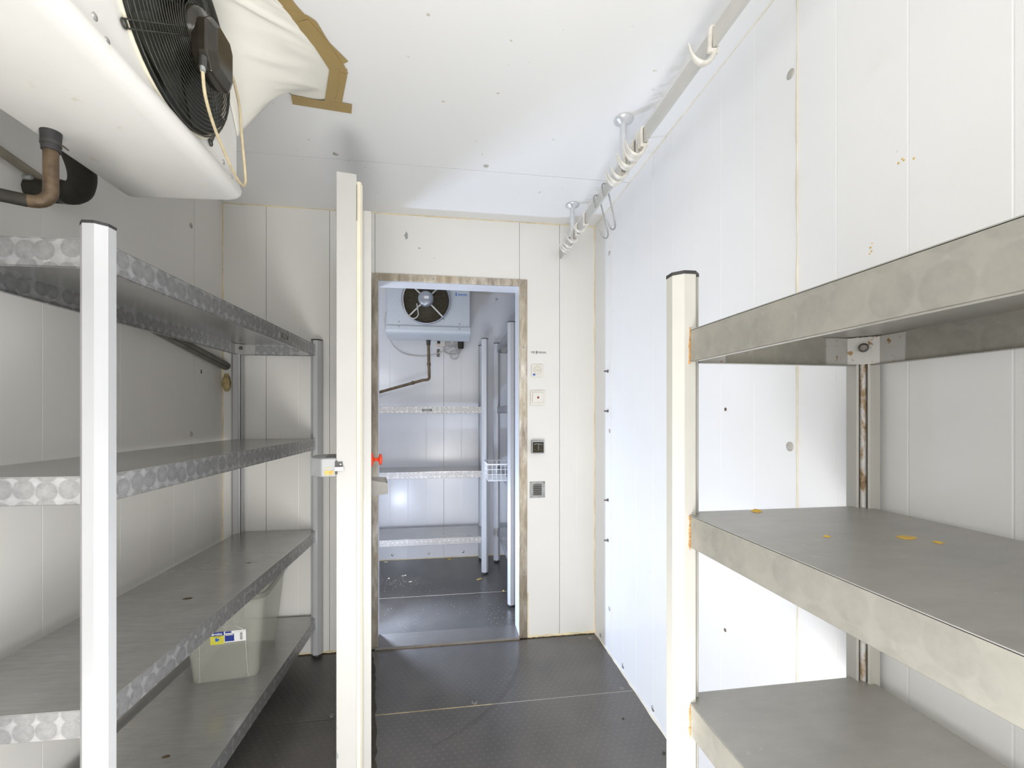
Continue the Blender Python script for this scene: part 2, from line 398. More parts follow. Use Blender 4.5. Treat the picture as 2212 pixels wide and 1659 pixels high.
# ---- floor
fl = struct(MB().box(XL-0.1, XR+0.1, YN-0.1, YF+0.1, -0.08, -0.0035).build('floor', M['grime_and_shade']))
ys = [YN, -1.690, -0.488, 0.714, 1.916, 2.437]
for i in range(len(ys)-1):
    MB().box(XL, XR, ys[i]+0.0016, ys[i+1]-0.0016, -0.0035, 0.0).build('floor_plate', M['floor'], fl)
for a, b in ((YBF, 3.122), (3.122, YF)):
    MB().box(XL, XR, a+0.001, b-0.001, -0.0035, 0.0).build('floor_plate', M['floor_far'], fl)
MB().box(-0.31, 0.20, 1.9145, 1.9180, -0.003, 0.0006).build('joint_filler', M['floor_joint'], fl)
MB().box(0.20, XR, 1.9150, 1.9175, -0.003, 0.0004).build('joint_filler', M['ink_grey'], fl)
MB().box(XL, XR, 3.1205, 3.1235, -0.003, 0.0004).build('joint_filler', M['caulk_pale'], fl)
for x, y in ((0.800, 1.938), (-0.481, 1.944), (0.12, 1.938), (0.800, 2.40)):
    MB().lathe([(0.0125, 0.0), (0.0125, 0.0012), (0.010, 0.0022)], (x, y, 0), n=16).build('floor_screw', M['threshold'], fl)
# black strip painted as the floor shadow beside the open door, and the arc the door has scraped
g = MB(); L = []; R = []
for k in range(25):
    y = 2.43-k*0.036; xx = -0.405+(2.43-y)*0.155
    L.append((xx-0.03, y)); R.append((xx+0.028+random.uniform(-0.004, 0.006)-0.02*max(0, 1-k/5), y))
g.prism(L+R[::-1], 0.0, 0.0007, 'Z').build('door_floor_shade', M['grime_and_shade'], fl)
g = MB(); hx, hy, rr = -0.44, 2.45, 0.838
for ra, w0 in ((rr, 0.0016), (rr+0.010, 0.0009), (rr-0.008, 0.0007)):
    pts = []
    for k in range(41):
        a = math.radians(-1-62*k/40); pts.append((hx+ra*math.cos(a), hy+ra*math.sin(a)))
    inn = [(hx+(ra-w0)*math.cos(math.radians(-1-62*k/40)), hy+(ra-w0)*math.sin(math.radians(-1-62*k/40))) for k in range(41)]
    for k in range(40):
        g.add([(*inn[k], 0.0004), (*pts[k], 0.0004), (*pts[k+1], 0.0004), (*inn[k+1], 0.0004)], [(3, 2, 1, 0)])
g.build('scrape_arc', M['grime_and_shade'], fl)
# ---- threshold
th = MB().prism([(2.437, -0.003), (2.437, 0.004), (2.445, 0.0115), (2.592, 0.0115), (2.600, 0.004), (2.600, -0.003)][::-1], DX0, DX1, 'X')
th = th.build('trim_2', M['threshold']); struct(th, 'worn steel threshold plate across the doorway floor')
MB().box(DX0, DX1, 2.433, 2.4375, 0.0, 0.003).build('rust_edge', M['copper'], th)

# ---- ceiling
ce = struct(MB().box(XL-0.1, XR+0.1, YN-0.1, YBF, H+0.012, H+0.08).build('ceiling', M['joint']))
ys = [YN, -1.634, -0.432, 0.770, 1.972, YB+0.06]
for i in range(len(ys)-1):
    MB().box(XL-0.05, XR+0.05, ys[i]+0.0018, ys[i+1]-0.0018, H, H+0.013).build('ceiling_panel', M['ceiling'], ce)
cf = struct(MB().box(XL-0.1, XR+0.1, YBF, YF+0.1, HF, HF+0.08).build('ceiling_far', M['ceiling']))
def screw_cap(x, y, z, parent, nrm, r=0.012, mat='screw_cap'):
    ax = 'Z' if nrm[2] else ('X' if nrm[0] else 'Y'); s_ = sum(nrm)
    MB().lathe([(r, -0.001*s_), (r, 0.0012*s_), (r*0.6, 0.0030*s_), (0.001, 0.0034*s_)], (x, y, z), ax, 14).build('screw_cap', M[mat], parent)
for x, y in ((-0.462, 1.931), (0.169, 1.928), (0.76, 1.93)): screw_cap(x, y, H, ce, (0, 0, -1))

# ---- back wall of the near room (with the doorway)
wb = MB()
wb.box(XL-0.1, DX0-0.012, YB+0.011, YBF-0.011, 0, H+0.02).box(DX1+0.012, XR+0.1, YB+0.011, YBF-0.011, 0, H+0.02).box(DX0-0.012, DX1+0.012, YB+0.011, YBF-0.011, DZ+0.012, H+0.02)
wb = struct(wb.build('wall_back', M['joint']))
ribs_b = [-1.040, -0.775, 0.742]
for a, b, z0 in ((XL, -0.937, 0), (-0.937, -0.621, 0), (-0.621, -0.387, 0), (-0.387, 0.406, DZ+0.013), (0.406, 0.640, 0), (0.640, XR, 0)):
    ribbed(ribs_b, a, b, YB, z0, H, 'x', 1).build('wall_panel', M['wall_back'], wb)
for a, b, z0 in ((XL, DX0-0.012, 0), (DX1+0.012, XR, 0), (DX0-0.012, DX1+0.012, DZ+0.013)):
    MB().box(a, b, YBF-0.011, YBF, z0, H).build('wall_panel', M['wall_far'], wb)
# caulk lines at ceiling, floor and corners (slightly wandering beads)
def bead(name, p0, p1, r, mat, parent, wob=0.35, seg=40):
    p0, p1 = Vector(p0), Vector(p1); pts = []; rs = []
    for k in range(seg+1):
        pts.append(p0.lerp(p1, k/seg)); rs.append(r*(1+random.uniform(-wob, wob)))
    MB().tube(pts, rs, 6).build(name, M[mat], parent)
bead('caulk_bead', (XL, YB, H), (XR, YB, H), 0.0042, 'caulk', wb)
bead('caulk_bead', (XL, YB, 0), (XL, YB, H), 0.0048, 'caulk', wb)
bead('caulk_bead', (XL, YB, 0), (-0.40, YB, 0), 0.006, 'caulk', wb)
bead('caulk_bead', (0.452, YB, 0), (XR, YB, 0), 0.0065, 'caulk', wb)
bead('caulk_bead', (XR, YB, 0), (XR, YB, H), 0.0040, 'caulk', wb)
bead('caulk_bead', (0.455, YB, 0), (0.455, YB, 0.25), 0.003, 'caulk', wb)
def chip(cx, cz, r, seed, parent, y=YB, mat='chip', wd=0.55):
    random.seed(seed); n = 14; p = []
    for k in range(n):
        a = 2*PI*k/n; q = r*random.uniform(0.45, 1.0); p.append((cx+q*wd*math.cos(a), cz+q*math.sin(a)))
    vs = [(x, y-0.0006, z) for x, z in p]; MB().add(vs, [tuple(range(n))]).build('paint_chip', M[mat], parent)
chip(-0.222, 2.246, 0.026, 3, wb); chip(-0.150, 2.180, 0.006, 4, wb, wd=1.3); chip(-0.07, 2.13, 0.003, 5, wb, wd=1); 
random.seed(11)

# ---- right wall
wr = struct(MB().box(XR+0.011, XR+0.1, YN, YB+0.02, 0, H+0.02).build('wall_right', M['joint']))
ribs_r = [2.359, 2.052, 1.902, 1.733, 1.571, 1.421, 1.271, 1.119, 0.857, 0.704, 0.550, 0.40, 0.25, 0.10, -0.05]
for a, b in ((2.205, YB), (0.966, 2.205), (-0.274, 0.966), (-1.514, -0.274), (YN, -1.514)):
    ribbed(ribs_r if b < 2.3 else [], a, b, XR, 0, H, 'y', 1).build('wall_panel', M['wall'], wr)
bead('caulk_bead', (XR, -0.6, H), (XR, YB, H), 0.0038, 'caulk_pale', wr)
bead('caulk_bead', (XR, 0.9, 0), (XR, YB, 0), 0.0065, 'caulk_pale', wr)
bead('caulk_bead', (XR-0.0002, 0.966, 0.05), (XR-0.0002, 0.966, H), 0.0028, 'caulk_pale', wr, 0.5)
bead('caulk_bead', (XR, 2.205, 0.02), (XR, 2.205, H), 0.0014, 'caulk_pale', wr)
for y, z in ((0.988, 2.121), (0.990, 1.188), (2.232, 2.122), (2.228, 1.179), (2.232, 0.237)): screw_cap(XR, y, z, wr, (-1, 0, 0))
for y, z in ((2.050, 0.036), (1.733, 0.038), (2.367, 0.030), (1.42, 0.038)): screw_cap(XR, y, z, wr, (-1, 0, 0), 0.012, 'zinc')
for y, z in ((1.248, 1.284), (1.250, 0.601)):
    MB().lathe([(0.0055, 0.0003), (0.0055, -0.0012)], (XR, y, z), 'X', 10).build('screw_hole', M['copper'], wr)
for z in (1.498, 1.285, 0.809, 0.594):
    b = MB().lathe([(0.0045, 0.002), (0.0045, -0.020), (0.0035, -0.022)], (XR, 2.252, z), 'X', 8)
    b.lathe([(0.009, 0.0), (0.009, -0.004)], (XR, 2.252, z), 'X', 6, False).build('bolt', M['bolt'], wr)
random.seed(5)   # stains of food on the right wall panel
for y, z in ((0.715, 1.752), (0.712, 1.748), (0.694, 1.741), (0.722, 1.748), (0.776, 1.60), (0.778, 1.608), (0.774, 1.615), (0.78, 1.596)):
    MB().lathe([(random.uniform(0.0012, 0.0028), 0.0003), (0.001, -0.0012)], (XR, y, z), 'X', 7).build('food_speck', M['insect'], wr)

# ---- left wall
wl = struct(MB().box(XL-0.1, XL-0.011, YN, YB+0.02, 0, H+0.02).build('wall_left', M['joint']))
ribs_l = [2.359, 2.052, 1.898, 1.746, 1.585, 1.443, 1.29, 1.13, 0.81, 0.66, 0.50, 0.35]
for a, b in ((2.208, YB), (0.968, 2.208), (-0.272, 0.968), (-1.512, -0.272), (YN, -1.512)):
    ribbed(ribs_l, a, b, XL, 0, H, 'y', -1).build('wall_panel', M['wall_left'], wl)
for y, z in ((2.182, 2.123), (2.182, 1.178)): screw_cap(XL, y, z, wl, (1, 0, 0))
MB().box(XL, XL+0.0012, 2.262, 2.270, 1.46, 1.478).build('screw_hole', M['dark_plastic'], wl)
# ---- wall behind the camera
wn = struct(MB().box(XL-0.1, XR+0.1, YN-0.1, YN-0.011, 0, H+0.02).build('wall_near', M['joint']))
for a, b in ((XL, 0.0), (0.0, XR)): MB().box(a+0.001, b-0.001, YN-0.012, YN, 0, H).build('wall_panel', M['wall'], wn)

# ---- far room walls
wf = struct(MB().box(XL-0.1, XR+0.1, YF+0.011, YF+0.1, 0, HF+0.02).build('wall_far', M['joint']))
rf = [-0.80+0.154*k for k in range(11)]
for a, b in ((XL, -0.03), (-0.03, XR)): ribbed(rf, a, b, YF, 0, HF, 'x', 1).build('wall_panel', M['wall_far'], wf)
bead('caulk_bead', (XL, YF, HF), (XR, YF, HF), 0.003, 'caulk_pale', wf)
bead('caulk_bead', (XL, YF, 0), (XR, YF, 0), 0.006, 'caulk', wf)
for x in (-0.47, -0.16, 0.14, 0.44, 0.72): screw_cap(x, YF, 0.045, wf, (0, -1, 0), 0.011, 'zinc')
screw_cap(0.44, YF, 2.30, wf, (0, -1, 0), 0.011, 'zinc')
for nm, x, sg in (('wall_far_left', XL, -1), ('wall_far_right', XR, 1)):
    o = struct(MB().box(*(sorted((x+sg*0.1, x+sg*0.011))), YBF, YF+0.02, 0, HF+0.02).build(nm, M['joint']))
    for a, b in ((YBF, 3.2), (3.2, YF)): ribbed([YBF+0.15*k for k in range(1, 9)], a, b, x, 0, HF, 'y', sg).build('wall_panel', M['wall_far'], o)

# ---- doorway: lining, stainless trim
d1 = thing('door_1', 'white insulated cold room door standing open with stained steel frame', 'door'); d1['kind'] = 'structure'
fr = MB()
fr.box(DX0-0.012, DX0, YB-0.004, YBF+0.004, 0.0, DZ+0.012).build('door_jamb', M['lining'], d1)
MB().box(DX1, DX1+0.012, YB-0.004, YBF+0.004, 0.0, DZ+0.012).build('door_jamb', M['lining'], d1)
MB().box(DX0, DX1, YB-0.004, YBF+0.004, DZ, DZ+0.012).build('door_lintel', M['lining'], d1)
Y0, Y1 = YB-0.010, YB-0.0002
xo0, xo1, zo, xi0, xi1, zi = -0.402, 0.449, 2.031, -0.370, 0.404, 1.992
def flat(poly): return MB().prism([(z, x) for x, z in poly][::-1], Y0, Y1, 'Y')
ft = flat([(xo0, zo), (xi0, zi), (xi1, zi), (xo1, zo)]).build('frame_trim', M['trim'], d1, 0.0012)
fL = flat([(xo0, 0), (xi0, 0), (xi0, zi), (xo0, zo)]).build('frame_trim', M['trim'], d1, 0.0012)
fR = flat([(xi1, 0), (xo1, 0), (xo1, zo), (xi1, zi)]).build('frame_trim', M['trim'], d1, 0.0012)
for x, z, p in [(x, 2.012, ft) for x in (-0.385, -0.075, 0.115, 0.395)]+[(0.428, z, fR) for z in (1.94, 1.648, 1.325, 1.0, 0.68, 0.36, 0.075)]:
    MB().lathe([(0.006, 0.001), (0.006, -0.0008), (0.004, -0.0022)], (x, Y0, z), 'Y', 12).build('screw', M['zinc'], p)
MB().box(DX1-0.0005, DX1+0.0005, YB-0.0042, YB-0.002, 0.01, DZ).build('caulk_bead', M['caulk'], d1)

# ---- open door leaf: local frame, origin at free-edge outer corner on the floor, +y towards the hinge, +x towards the inner face
LA = math.atan(0.165)
def leafpart(name, mb, mat, parent=None, bevel=0):
    o = mb.build(name, M[mat], parent or leaf, bevel)
    return o
leaf = MB().box(0.0, 0.064, 0.0, 0.90, 0.005, 2.085).build('door_leaf', M['door'], d1, 0.002, (-0.368, 1.545, 0), (0, 0, LA))
leafpart('gasket', MB().prism([(0.064, 0.010), (0.076, 0.010), (0.080, 0.016), (0.076, 0.024), (0.083, 0.030), (0.078, 0.040), (0.064, 0.040)], 0.008, 2.065, 'Z').box(0.064, 0.080, 0.04, 0.87, 2.035, 2.065).box(0.064, 0.080, 0.87, 0.895, 0.03, 2.065), 'gasket')
leafpart('gasket_shadow_gap', MB().box(0.064, 0.080, 0.041, 0.046, 0.05, 2.0), 'ink_gold')
leafpart('plug_panel', MB().box(0.064, 0.112, 0.052, 0.87, 0.006, 1.988), 'door', None, 0.002)
leafpart('corner_dent', MB().prism([(0.0641, 0.0), (0.0655, 0.002), (0.0655, 0.010), (0.0641, 0.010)], 1.93, 2.05, 'Z'), 'ink_gold')
# chipped paint on the free edge near the foot
random.seed(2)
for z, r in ((0.215, 0.007), (0.125, 0.012), (0.075, 0.006), (0.24, 0.004)):
    n = 12; pts = []
    for k in range(n):
        a = PI*k/(n-1)-PI/2; q = r*random.uniform(0.6, 1.1); pts.append((max(0, q*math.cos(a)*0.6), -0.0006, z+q*1.3*math.sin(a)))
    leafpart('paint_chip', MB().add(pts, [tuple(range(n))]), 'chip')
# latch housing on the outer side of the free edge
lt = MB().prism([(0.0, 0.0), (0.0, -0.004), (-0.046, -0.004), (-0.084, 0.040), (-0.084, 0.14), (-0.055, 0.17), (0.0, 0.17)][::-1], 1.060, 1.122, 'Z').build('door_latch', M['grey_plastic'], leaf, 0.004)
def lp(name, mb, mat, bevel=0): return mb.build(name, M[mat], leaf, bevel)
lp('latch_recess', MB().box(-0.036, -0.003, 0.03, 0.13, 1.1216, 1.1232), 'dark_plastic')
lp('latch_label', MB().box(-0.036, -0.008, -0.0052, -0.004, 1.067, 1.081), 'ochre')
lp('latch_mark', MB().box(-0.030, -0.016, -0.0050, -0.004, 1.090, 1.0916).box(-0.031, -0.029, -0.0050, -0.004, 1.084, 1.0916), 'ochre')
lp('latch_plate', MB().box(-0.004, 0.020, -0.006, 0.0, 1.078, 1.108).box(-0.004, 0.004, -0.004, 0.0, 1.068, 1.112), 'dark_plastic')
lp('latch_bolt', MB().box(-0.004, 0.024, -0.012, -0.005, 1.079, 1.093), 'chrome', 0.001)
MB().lathe([(0.0025, -0.0055), (0.0025, -0.0075)], (0.014, 0, 1.101), 'Y', 8).build('screw', M['chrome'], leaf)
# red emergency release knob and steel inner handle on the inner face
kz = 1.092; ky = 0.21
lp('release_knob', MB().lathe([(0.029, 0.111), (0.029, 0.1145), (0.022, 0.118), (0.018, 0.1205), (0.0065, 0.122), (0.0065, 0.136), (0.010, 0.139), (0.021, 0.1415), (0.0225, 0.146), (0.019, 0.151), (0.006, 0.153)], (0, ky, kz), 'X', 28), 'red')
hd = MB().prism([(0.100, 0.02), (0.100, 0.15), (0.104, 0.15), (0.150, 0.115), (0.153, 0.108), (0.153, 0.104), (0.149, 0.104), (0.147, 0.110), (0.104, 0.143), (0.104, 0.02)][::-1], 0.965, 1.020, 'Z')
hd = lp('inner_handle', MB().add([(0.100, 0.155, 1.022), (0.170, 0.105, 1.014), (0.170, 0.105, 0.974), (0.100, 0.155, 0.960),
                                   (0.100, 0.26, 1.020), (0.167, 0.22, 1.020), (0.167, 0.22, 0.99), (0.100, 0.26, 0.97)],
                                  [(0, 1, 2, 3), (1, 5, 6, 2), (5, 4, 7, 6)]), 'handle_steel')
sd = hd.modifiers.new('solid', 'SOLIDIFY'); sd.thickness = 0.003; sd.offset = 0
lp('handle_plate', MB().box(0.100, 0.103, 0.06, 0.30, 0.93, 1.035), 'ink_gold')

# ------------------------------------------------------------------ shelving
def post_poly(diag, r=0.026):
    """octagonal post section with a slot cut on the inner diagonal"""
    k = r*math.tan(PI/8); pts = []
    oct_ = [(r, -k), (r, k), (k, r), (-k, r), (-r, k), (-r, -k), (-k, -r), (k, -r)]
    oct_ = [(x*math.cos(PI/4)-y*math.sin(PI/4), x*math.sin(PI/4)+y*math.cos(PI/4)) for x, y in oct_]  # facet towards +45 first: between idx 0 and 1 is at 45 deg
    a, b = Vector(oct_[0]), Vector(oct_[1]); n = Vector((math.cos(PI/4), math.sin(PI/4)))
    s0, s1 = a.lerp(b, 0.18), a.lerp(b, 0.82); d0, d1_ = s0-n*0.017, s1-n*0.017
    p = [Vector(oct_[0]), s0, d0, d1_, s1]+[Vector(q) for q in oct_[1:]]
    rot = diag-PI/4
    return [(q.x*math.cos(rot)-q.y*math.sin(rot), q.x*math.sin(rot)+q.y*math.cos(rot)) for q in p]
def oct_poly(r, rot=0):
    R_ = r/math.cos(PI/8); return [(R_*math.cos(PI/8+PI/4*k+rot), R_*math.sin(PI/8+PI/4*k+rot)) for k in range(8)]
def rack(name, label, group, loc, rotz, W, L, Hp, shelf_z, mats, th=0.058, tags=(), rusty=False, tilt=0.0):
    """local frame: posts at the four corners (0,0) (W,0) (0,L) (W,L); mats = post, top, edge"""
    root = thing(name, label, 'shelving', loc, 0, group, rot=(0, tilt, rotz))
    mp, mt, me_ = mats; r = 0.026
    for (x, y) in ((0, 0), (W, 0), (0, L), (W, L)):
        dg = math.atan2((1 if y == 0 else -1), (1 if x == 0 else -1))
        p = MB().prism(post_poly(dg), 0.018, Hp-0.006, 'Z').build('post', M[mp], root, 0, (x, y, 0))
        MB().prism(oct_poly(r+0.0007), Hp-0.006, Hp, 'Z').build('post_cap', M['black_rubber'], p)
        MB().lathe([(0.016, 0.0), (0.022, 0.004), (0.022, 0.012), (0.017, 0.018)], (0, 0, 0), n=16).build('post_foot', M['black_rubber'], p)
        MB().lathe([(0.0052, 0.02), (0.0052, Hp-0.008)], (math.cos(dg)*0.016, math.sin(dg)*0.016, 0), n=10).build('slot_rod', M['rusty_rod' if rusty else 'rod'], p)
    of = 0.0; c = 0.0270
    for si, z in enumerate(shelf_z):
        z1, z0 = z, z-th
        o_ = [(-of, c), (c, -of), (W-c, -of), (W+of, c), (W+of, L-c), (W-c, L+of), (c, L+of), (-of, L-c)]
        q = 0.0022
        i_ = [(-of+q, c), (c, -of+q), (W-c, -of+q), (W+of-q, c), (W+of-q, L-c), (W-c, L+of-q), (c, L+of-q), (-of+q, L-c)]
        sh = MB().prism(o_, z1-0.002, z1, 'Z').build('shelf', M[mt], root)
        # four folded edges
        e = MB()
        e.box(-of, -of+q, c, L-c, z0, z1-0.0005).box(-of, -of+0.012, c, L-c, z0, z0+0.0015)
        e.box(W+of-q, W+of, c, L-c, z0, z1-0.0005).box(W+of-0.012, W+of, c, L-c, z0, z0+0.0015)
        e.box(c, W-c, -of, -of+q, z0, z1-0.0005).box(c, W-c, -of, -of+0.012, z0, z0+0.0015)
        e.box(c, W-c, L+of-q, L+of, z0, z1-0.0005).box(c, W-c, L+of-0.012, L+of, z0, z0+0.0015)
        e.build('shelf_edge', M[me_], sh, 0.0009, seg=1)
        for (x, y) in ((0, 0), (W, 0), (0, L), (W, L)):
            sx = 1 if x == 0 else -1; sy = 1 if y == 0 else -1
            br = MB()
            def bx(a0, a1, b0, b1):
                xs = sorted((x+sx*a0, x+sx*a1)); yy = sorted((y+sy*b0, y+sy*b1)); br.box(xs[0], xs[1], yy[0], yy[1], z0+0.002, z1-0.004)
            bx(-of+q, -of+q+0.002, 0.036, 0.085); bx(0.036, 0.085, -of+q, -of+q+0.002)
            # diagonal plate across the post corner
            pa = (x+sx*(-of+q+0.001), y+sy*0.038); pb = (x+sx*0.012, y+sy*0.030); pc = (x+sx*0.030, y+sy*0.012); pd = (x+sx*0.038, y+sy*(-of+q+0.001))
            for a_, b_ in ((pa, pb), (pb, pc), (pc, pd)):
                d = Vector((b_[0]-a_[0], b_[1]-a_[1])).normalized(); nn = Vector((-d.y, d.x))*0.0012
                br.prism([(a_[0]+nn.x, a_[1]+nn.y), (a_[0]-nn.x, a_[1]-nn.y), (b_[0]-nn.x, b_[1]-nn.y), (b_[0]+nn.x, b_[1]+nn.y)], z0+0.002, z1-0.004, 'Z')
            bb = MB(); hx_ = Vector((sx, sy, 0)).normalized(); p0 = Vector((x, y, (z0+z1)/2+0.004))+hx_*0.030
            bb.tube([p0, p0+hx_*0.006, p0+hx_*0.007, p0+hx_*0.012, p0+hx_*0.014], [0.004, 0.004, 0.0085, 0.0085, 0.005], 12).build('bolt', M['bolt'], sh)
            br.build('corner_bracket', M['bracket_rusty' if rusty else 'bracket'], sh)
        if rusty:
            random.seed(si+40); rs_ = MB(); zz = z0-0.004
            while zz < z1-0.004:
                dz = random.uniform(0.004, 0.009); wq = random.uniform(0.001, 0.0035); rs_.box(-wq, 0.0003, L-0.0270, L-0.0258, zz, zz+dz); zz += dz*0.9
            rs_.build('rust_streak', M['rust'], sh)
        if si in tags:
            ax, pos, sg = tags[si]
            label_plate(sh, ax, pos, W, of, (z0+z1)/2-0.001, sg)
    return root
def label_plate(sh, ax, pos, W, of, zc, sg):
    """little dark maker's plate with a round emblem and rows of lettering"""
    def place(me, name, mat, off, up=0.0, lift=0.0):
        o = link(name, me, M[mat], sh)
        if ax == 'x':   # plate on the edge facing -y
            o.location = (pos+off, -of-0.0006-lift, zc+up); o.rotation_euler = (PI/2, 0, 0)
        else:           # plate on the edge facing +x
            o.location = (W+of+0.0006+lift, pos+off, zc+up); o.rotation_euler = (PI/2, 0, PI/2)
        return o
    place(MB().box(-0.038, 0.038, -0.0085, 0.0085, -0.0003, 0.0003).mesh(), 'label_plate', 'dark_plastic', 0.012)
    place(MB().lathe([(0.0115, -0.0003), (0.0115, 0.0006)], (0, 0, 0), 'Z', 20).mesh(), 'label_emblem', 'bracket', -0.037)
    place(MB().lathe([(0.0075, 0.0), (0.0075, 0.0010)], (0, 0, 0), 'Z', 20).mesh(), 'label_emblem_disc', 'dark_plastic', -0.037)
    place(MB().prism([(-0.005, -0.002), (0.0, -0.005), (0.005, -0.002), (0.003, 0.004), (-0.003, 0.004)], 0.0, 0.0013).mesh(), 'label_emblem_mark', 'bracket', -0.037)
    for k, (u, wd) in enumerate(((0.0052, 0.056), (0.0018, 0.050), (-0.0016, 0.058), (-0.005, 0.046))):
        g_ = MB(); x = -wd/2
        random.seed(k+3)
        while x < wd/2:
            q = random.uniform(0.0015, 0.005); g_.box(x, min(wd/2, x+q), -0.0009, 0.0009, 0, 0.0006); x += q+0.0012
        place(g_.mesh(), 'label_lettering', 'ink_grey', 0.012, u)
A = math.radians(1.42)
# left rack: far-front post at (-0.672, 2.425); front side faces +x
WL, LL = 0.388, 1.409
fx, fy = -0.675, 2.428
dxy = (math.sin(A), math.cos(A))
nx, ny = fx-LL*dxy[0], fy-LL*dxy[1]                       # near-front post
ox, oy = nx-WL*math.cos(A), ny+WL*math.sin(A)            # near-rear post = local origin
rack('storage_rack', 'tall steel rack with four swirl-patterned shelves along the left wall, left of the open door', 'aluminium shelving racks',
     (ox, oy, 0), -A, WL, LL, 1.658, (1.629, 1.142, 0.663, 0.211), ('post', 'shelf_top', 'swirl'), tags={0: ('y', 0.965, 1)})
# right rack
rack('storage_rack', 'dull cream-posted steel rack with scuffed shelves close on the right', 'aluminium shelving racks',
     (0.434, -0.46, 0), 0, 0.385, 1.225, 1.529, (1.422, 1.087, 0.748, 0.41), ('post_cream', 'shelf_top_right', 'swirl_dull'), th=0.058, rusty=True)
# second left rack of which only a post edge shows at the frame's left border
rack('storage_rack', 'aluminium rack of which only a pale post edge shows at the left border', 'aluminium shelving racks',
     (-1.108, -0.42, 0), 0, 0.37, 1.222, 1.645, (1.60, 0.70), ('post', 'shelf_top', 'swirl'), tilt=math.radians(-0.8))
# far room racks
rack('storage_rack', 'rack with bright swirl-patterned shelves across the back of the far room under the cooler', 'aluminium shelving racks',
     (-0.80, 3.487, 0), 0, 1.095, 0.345, 1.868, (1.326, 0.818, 0.298), ('post', 'shelf_top', 'swirl_bright'), th=0.052, tags={0: ('x', 0.632, 1)})
rack('storage_rack', 'narrow rack along the right side of the far room, holding the wire basket', 'aluminium shelving racks',
     (0.420, 2.872, 0), 0, 0.385, 0.885, 1.877, (1.848, 1.330, 0.812, 0.294), ('post', 'shelf_top', 'swirl'), th=0.056)

# rust by the near post joint and egg-yellow residues on right shelves: belong to the shelves, kept as separate little remains
random.seed(9)
def blob(x, y, z, r, mat, label, group, seed, h=0.0016, st=1.0):
    random.seed(seed); n = 12; ring = [(x+r*st*random.uniform(.6, 1)*math.cos(2*PI*k/n), y+r*random.uniform(.6, 1)*math.sin(2*PI*k/n)) for k in range(n)]
    vs = [(*p, z) for p in ring]+[((p[0]-x)*.55+x, (p[1]-y)*.55+y, z+h) for p in ring]+[(x, y, z+h*1.1)]
    fs = [(k, (k+1) % n, n+(k+1) % n, n+k) for k in range(n)]+[(n+k, n+(k+1) % n, 2*n) for k in range(n)]
    o = MB().add(vs, fs, True).build('food_residue', M[mat]); tag(o, label, 'residue', group); return o
blob(0.573, 0.748, 1.0872, 0.011, 'insect', 'orange crust at the far edge of the middle shelf of the right rack', 'dried residues on the right rack', 1, 0.004)
blob(0.672, 0.558, 1.0872, 0.015, 'insect', 'yellow patch with pale rim midway on the middle shelf of the right rack', 'dried residues on the right rack', 2, 0.0015, 1.2)
blob(0.560, 0.580, 1.0872, 0.006, 'insect', 'small yellow fleck nearer the front edge of the right rack middle shelf', 'dried residues on the right rack', 3)
blob(0.690, 0.530, 1.0872, 0.008, 'insect', 'small yellow fleck just in front of the pale-rimmed patch on the right rack', 'dried residues on the right rack', 4)
blob(-0.845, 1.585, 0.6632, 0.011, 'copper', 'brown stain by the wall side of the third shelf of the left rack', 'dried residues on the left rack', 5, 0.0008, 1.6)
blob(-0.80, 1.93, 0.6632, 0.006, 'copper', 'tiny brown stain farther back on the third shelf of the left rack', 'dried residues on the left rack', 6, 0.0008, 1.4)
blob(-0.86, 1.50, 0.2112, 0.010, 'copper', 'brown stain on the lowest shelf of the left rack', 'dried residues on the left rack', 7, 0.0008, 1.6)

# ------------------------------------------------------------------ plastic box on the lowest left shelf
bt = thing('storage_box', 'milky clear plastic storage box with a blue and yellow sticker on the lowest left shelf', 'box', (-0.872, 1.860, 0.2112), math.radians(6))
def box_shell(w0, d0, w1, d1, h, t=0.0022, r0=0.03, r1=0.035, ns=7):
    m = MB(); n = 6; levels = []
    def ring(w_, d_, r_, z): return [(x, y, z) for x, y in rrect(-w_/2, w_/2, 0.0+(d1-d_)/2, (d1-d_)/2+d_, r_, n)]
    zs = [k/ns for k in range(ns+1)]
    outer = [ring(w0+(w1-w0)*k, d0+(d1-d0)*k, r0+(r1-r0)*k, 0.0+h*k) for k in zs]
    rim = [ring(w1+0.022, d1+0.022, r1+0.011, h-0.018), ring(w1+0.024, d1+0.024, r1+0.012, h), ring(w1-0.002, d1-0.002, r1, h)]
    inner = [ring(w0+(w1-w0)*k-2*t, d0+(d1-d0)*k-2*t, r0+(r1-r0)*k, max(t, h*k)) for k in reversed(zs)]
    rings = outer+rim+inner; vs = [p for rg in rings for p in rg]; c = len(rings[0])
    fs = [(i*c+k, i*c+(k+1) % c, (i+1)*c+(k+1) % c, (i+1)*c+k) for i in range(len(rings)-1) for k in range(c)]
    m.add(vs, fs, True); m.add(outer[0], [tuple(range(c-1, -1, -1))]); m.add(inner[-1], [tuple(range(c))])
    return m
bh = 0.345; bw0, bd0, bw1, bd1 = 0.235, 0.30, 0.300, 0.37
box_shell(bw0, bd0, bw1, bd1, bh).build('box_body', M['clear'], bt)
def on_front(u, v, off=0.0012):
    """point on the sloping front face: u across (m), v height (m)"""
    k = v/bh; return (u, (bd1-bd0)/2*(1-k)-off, v)
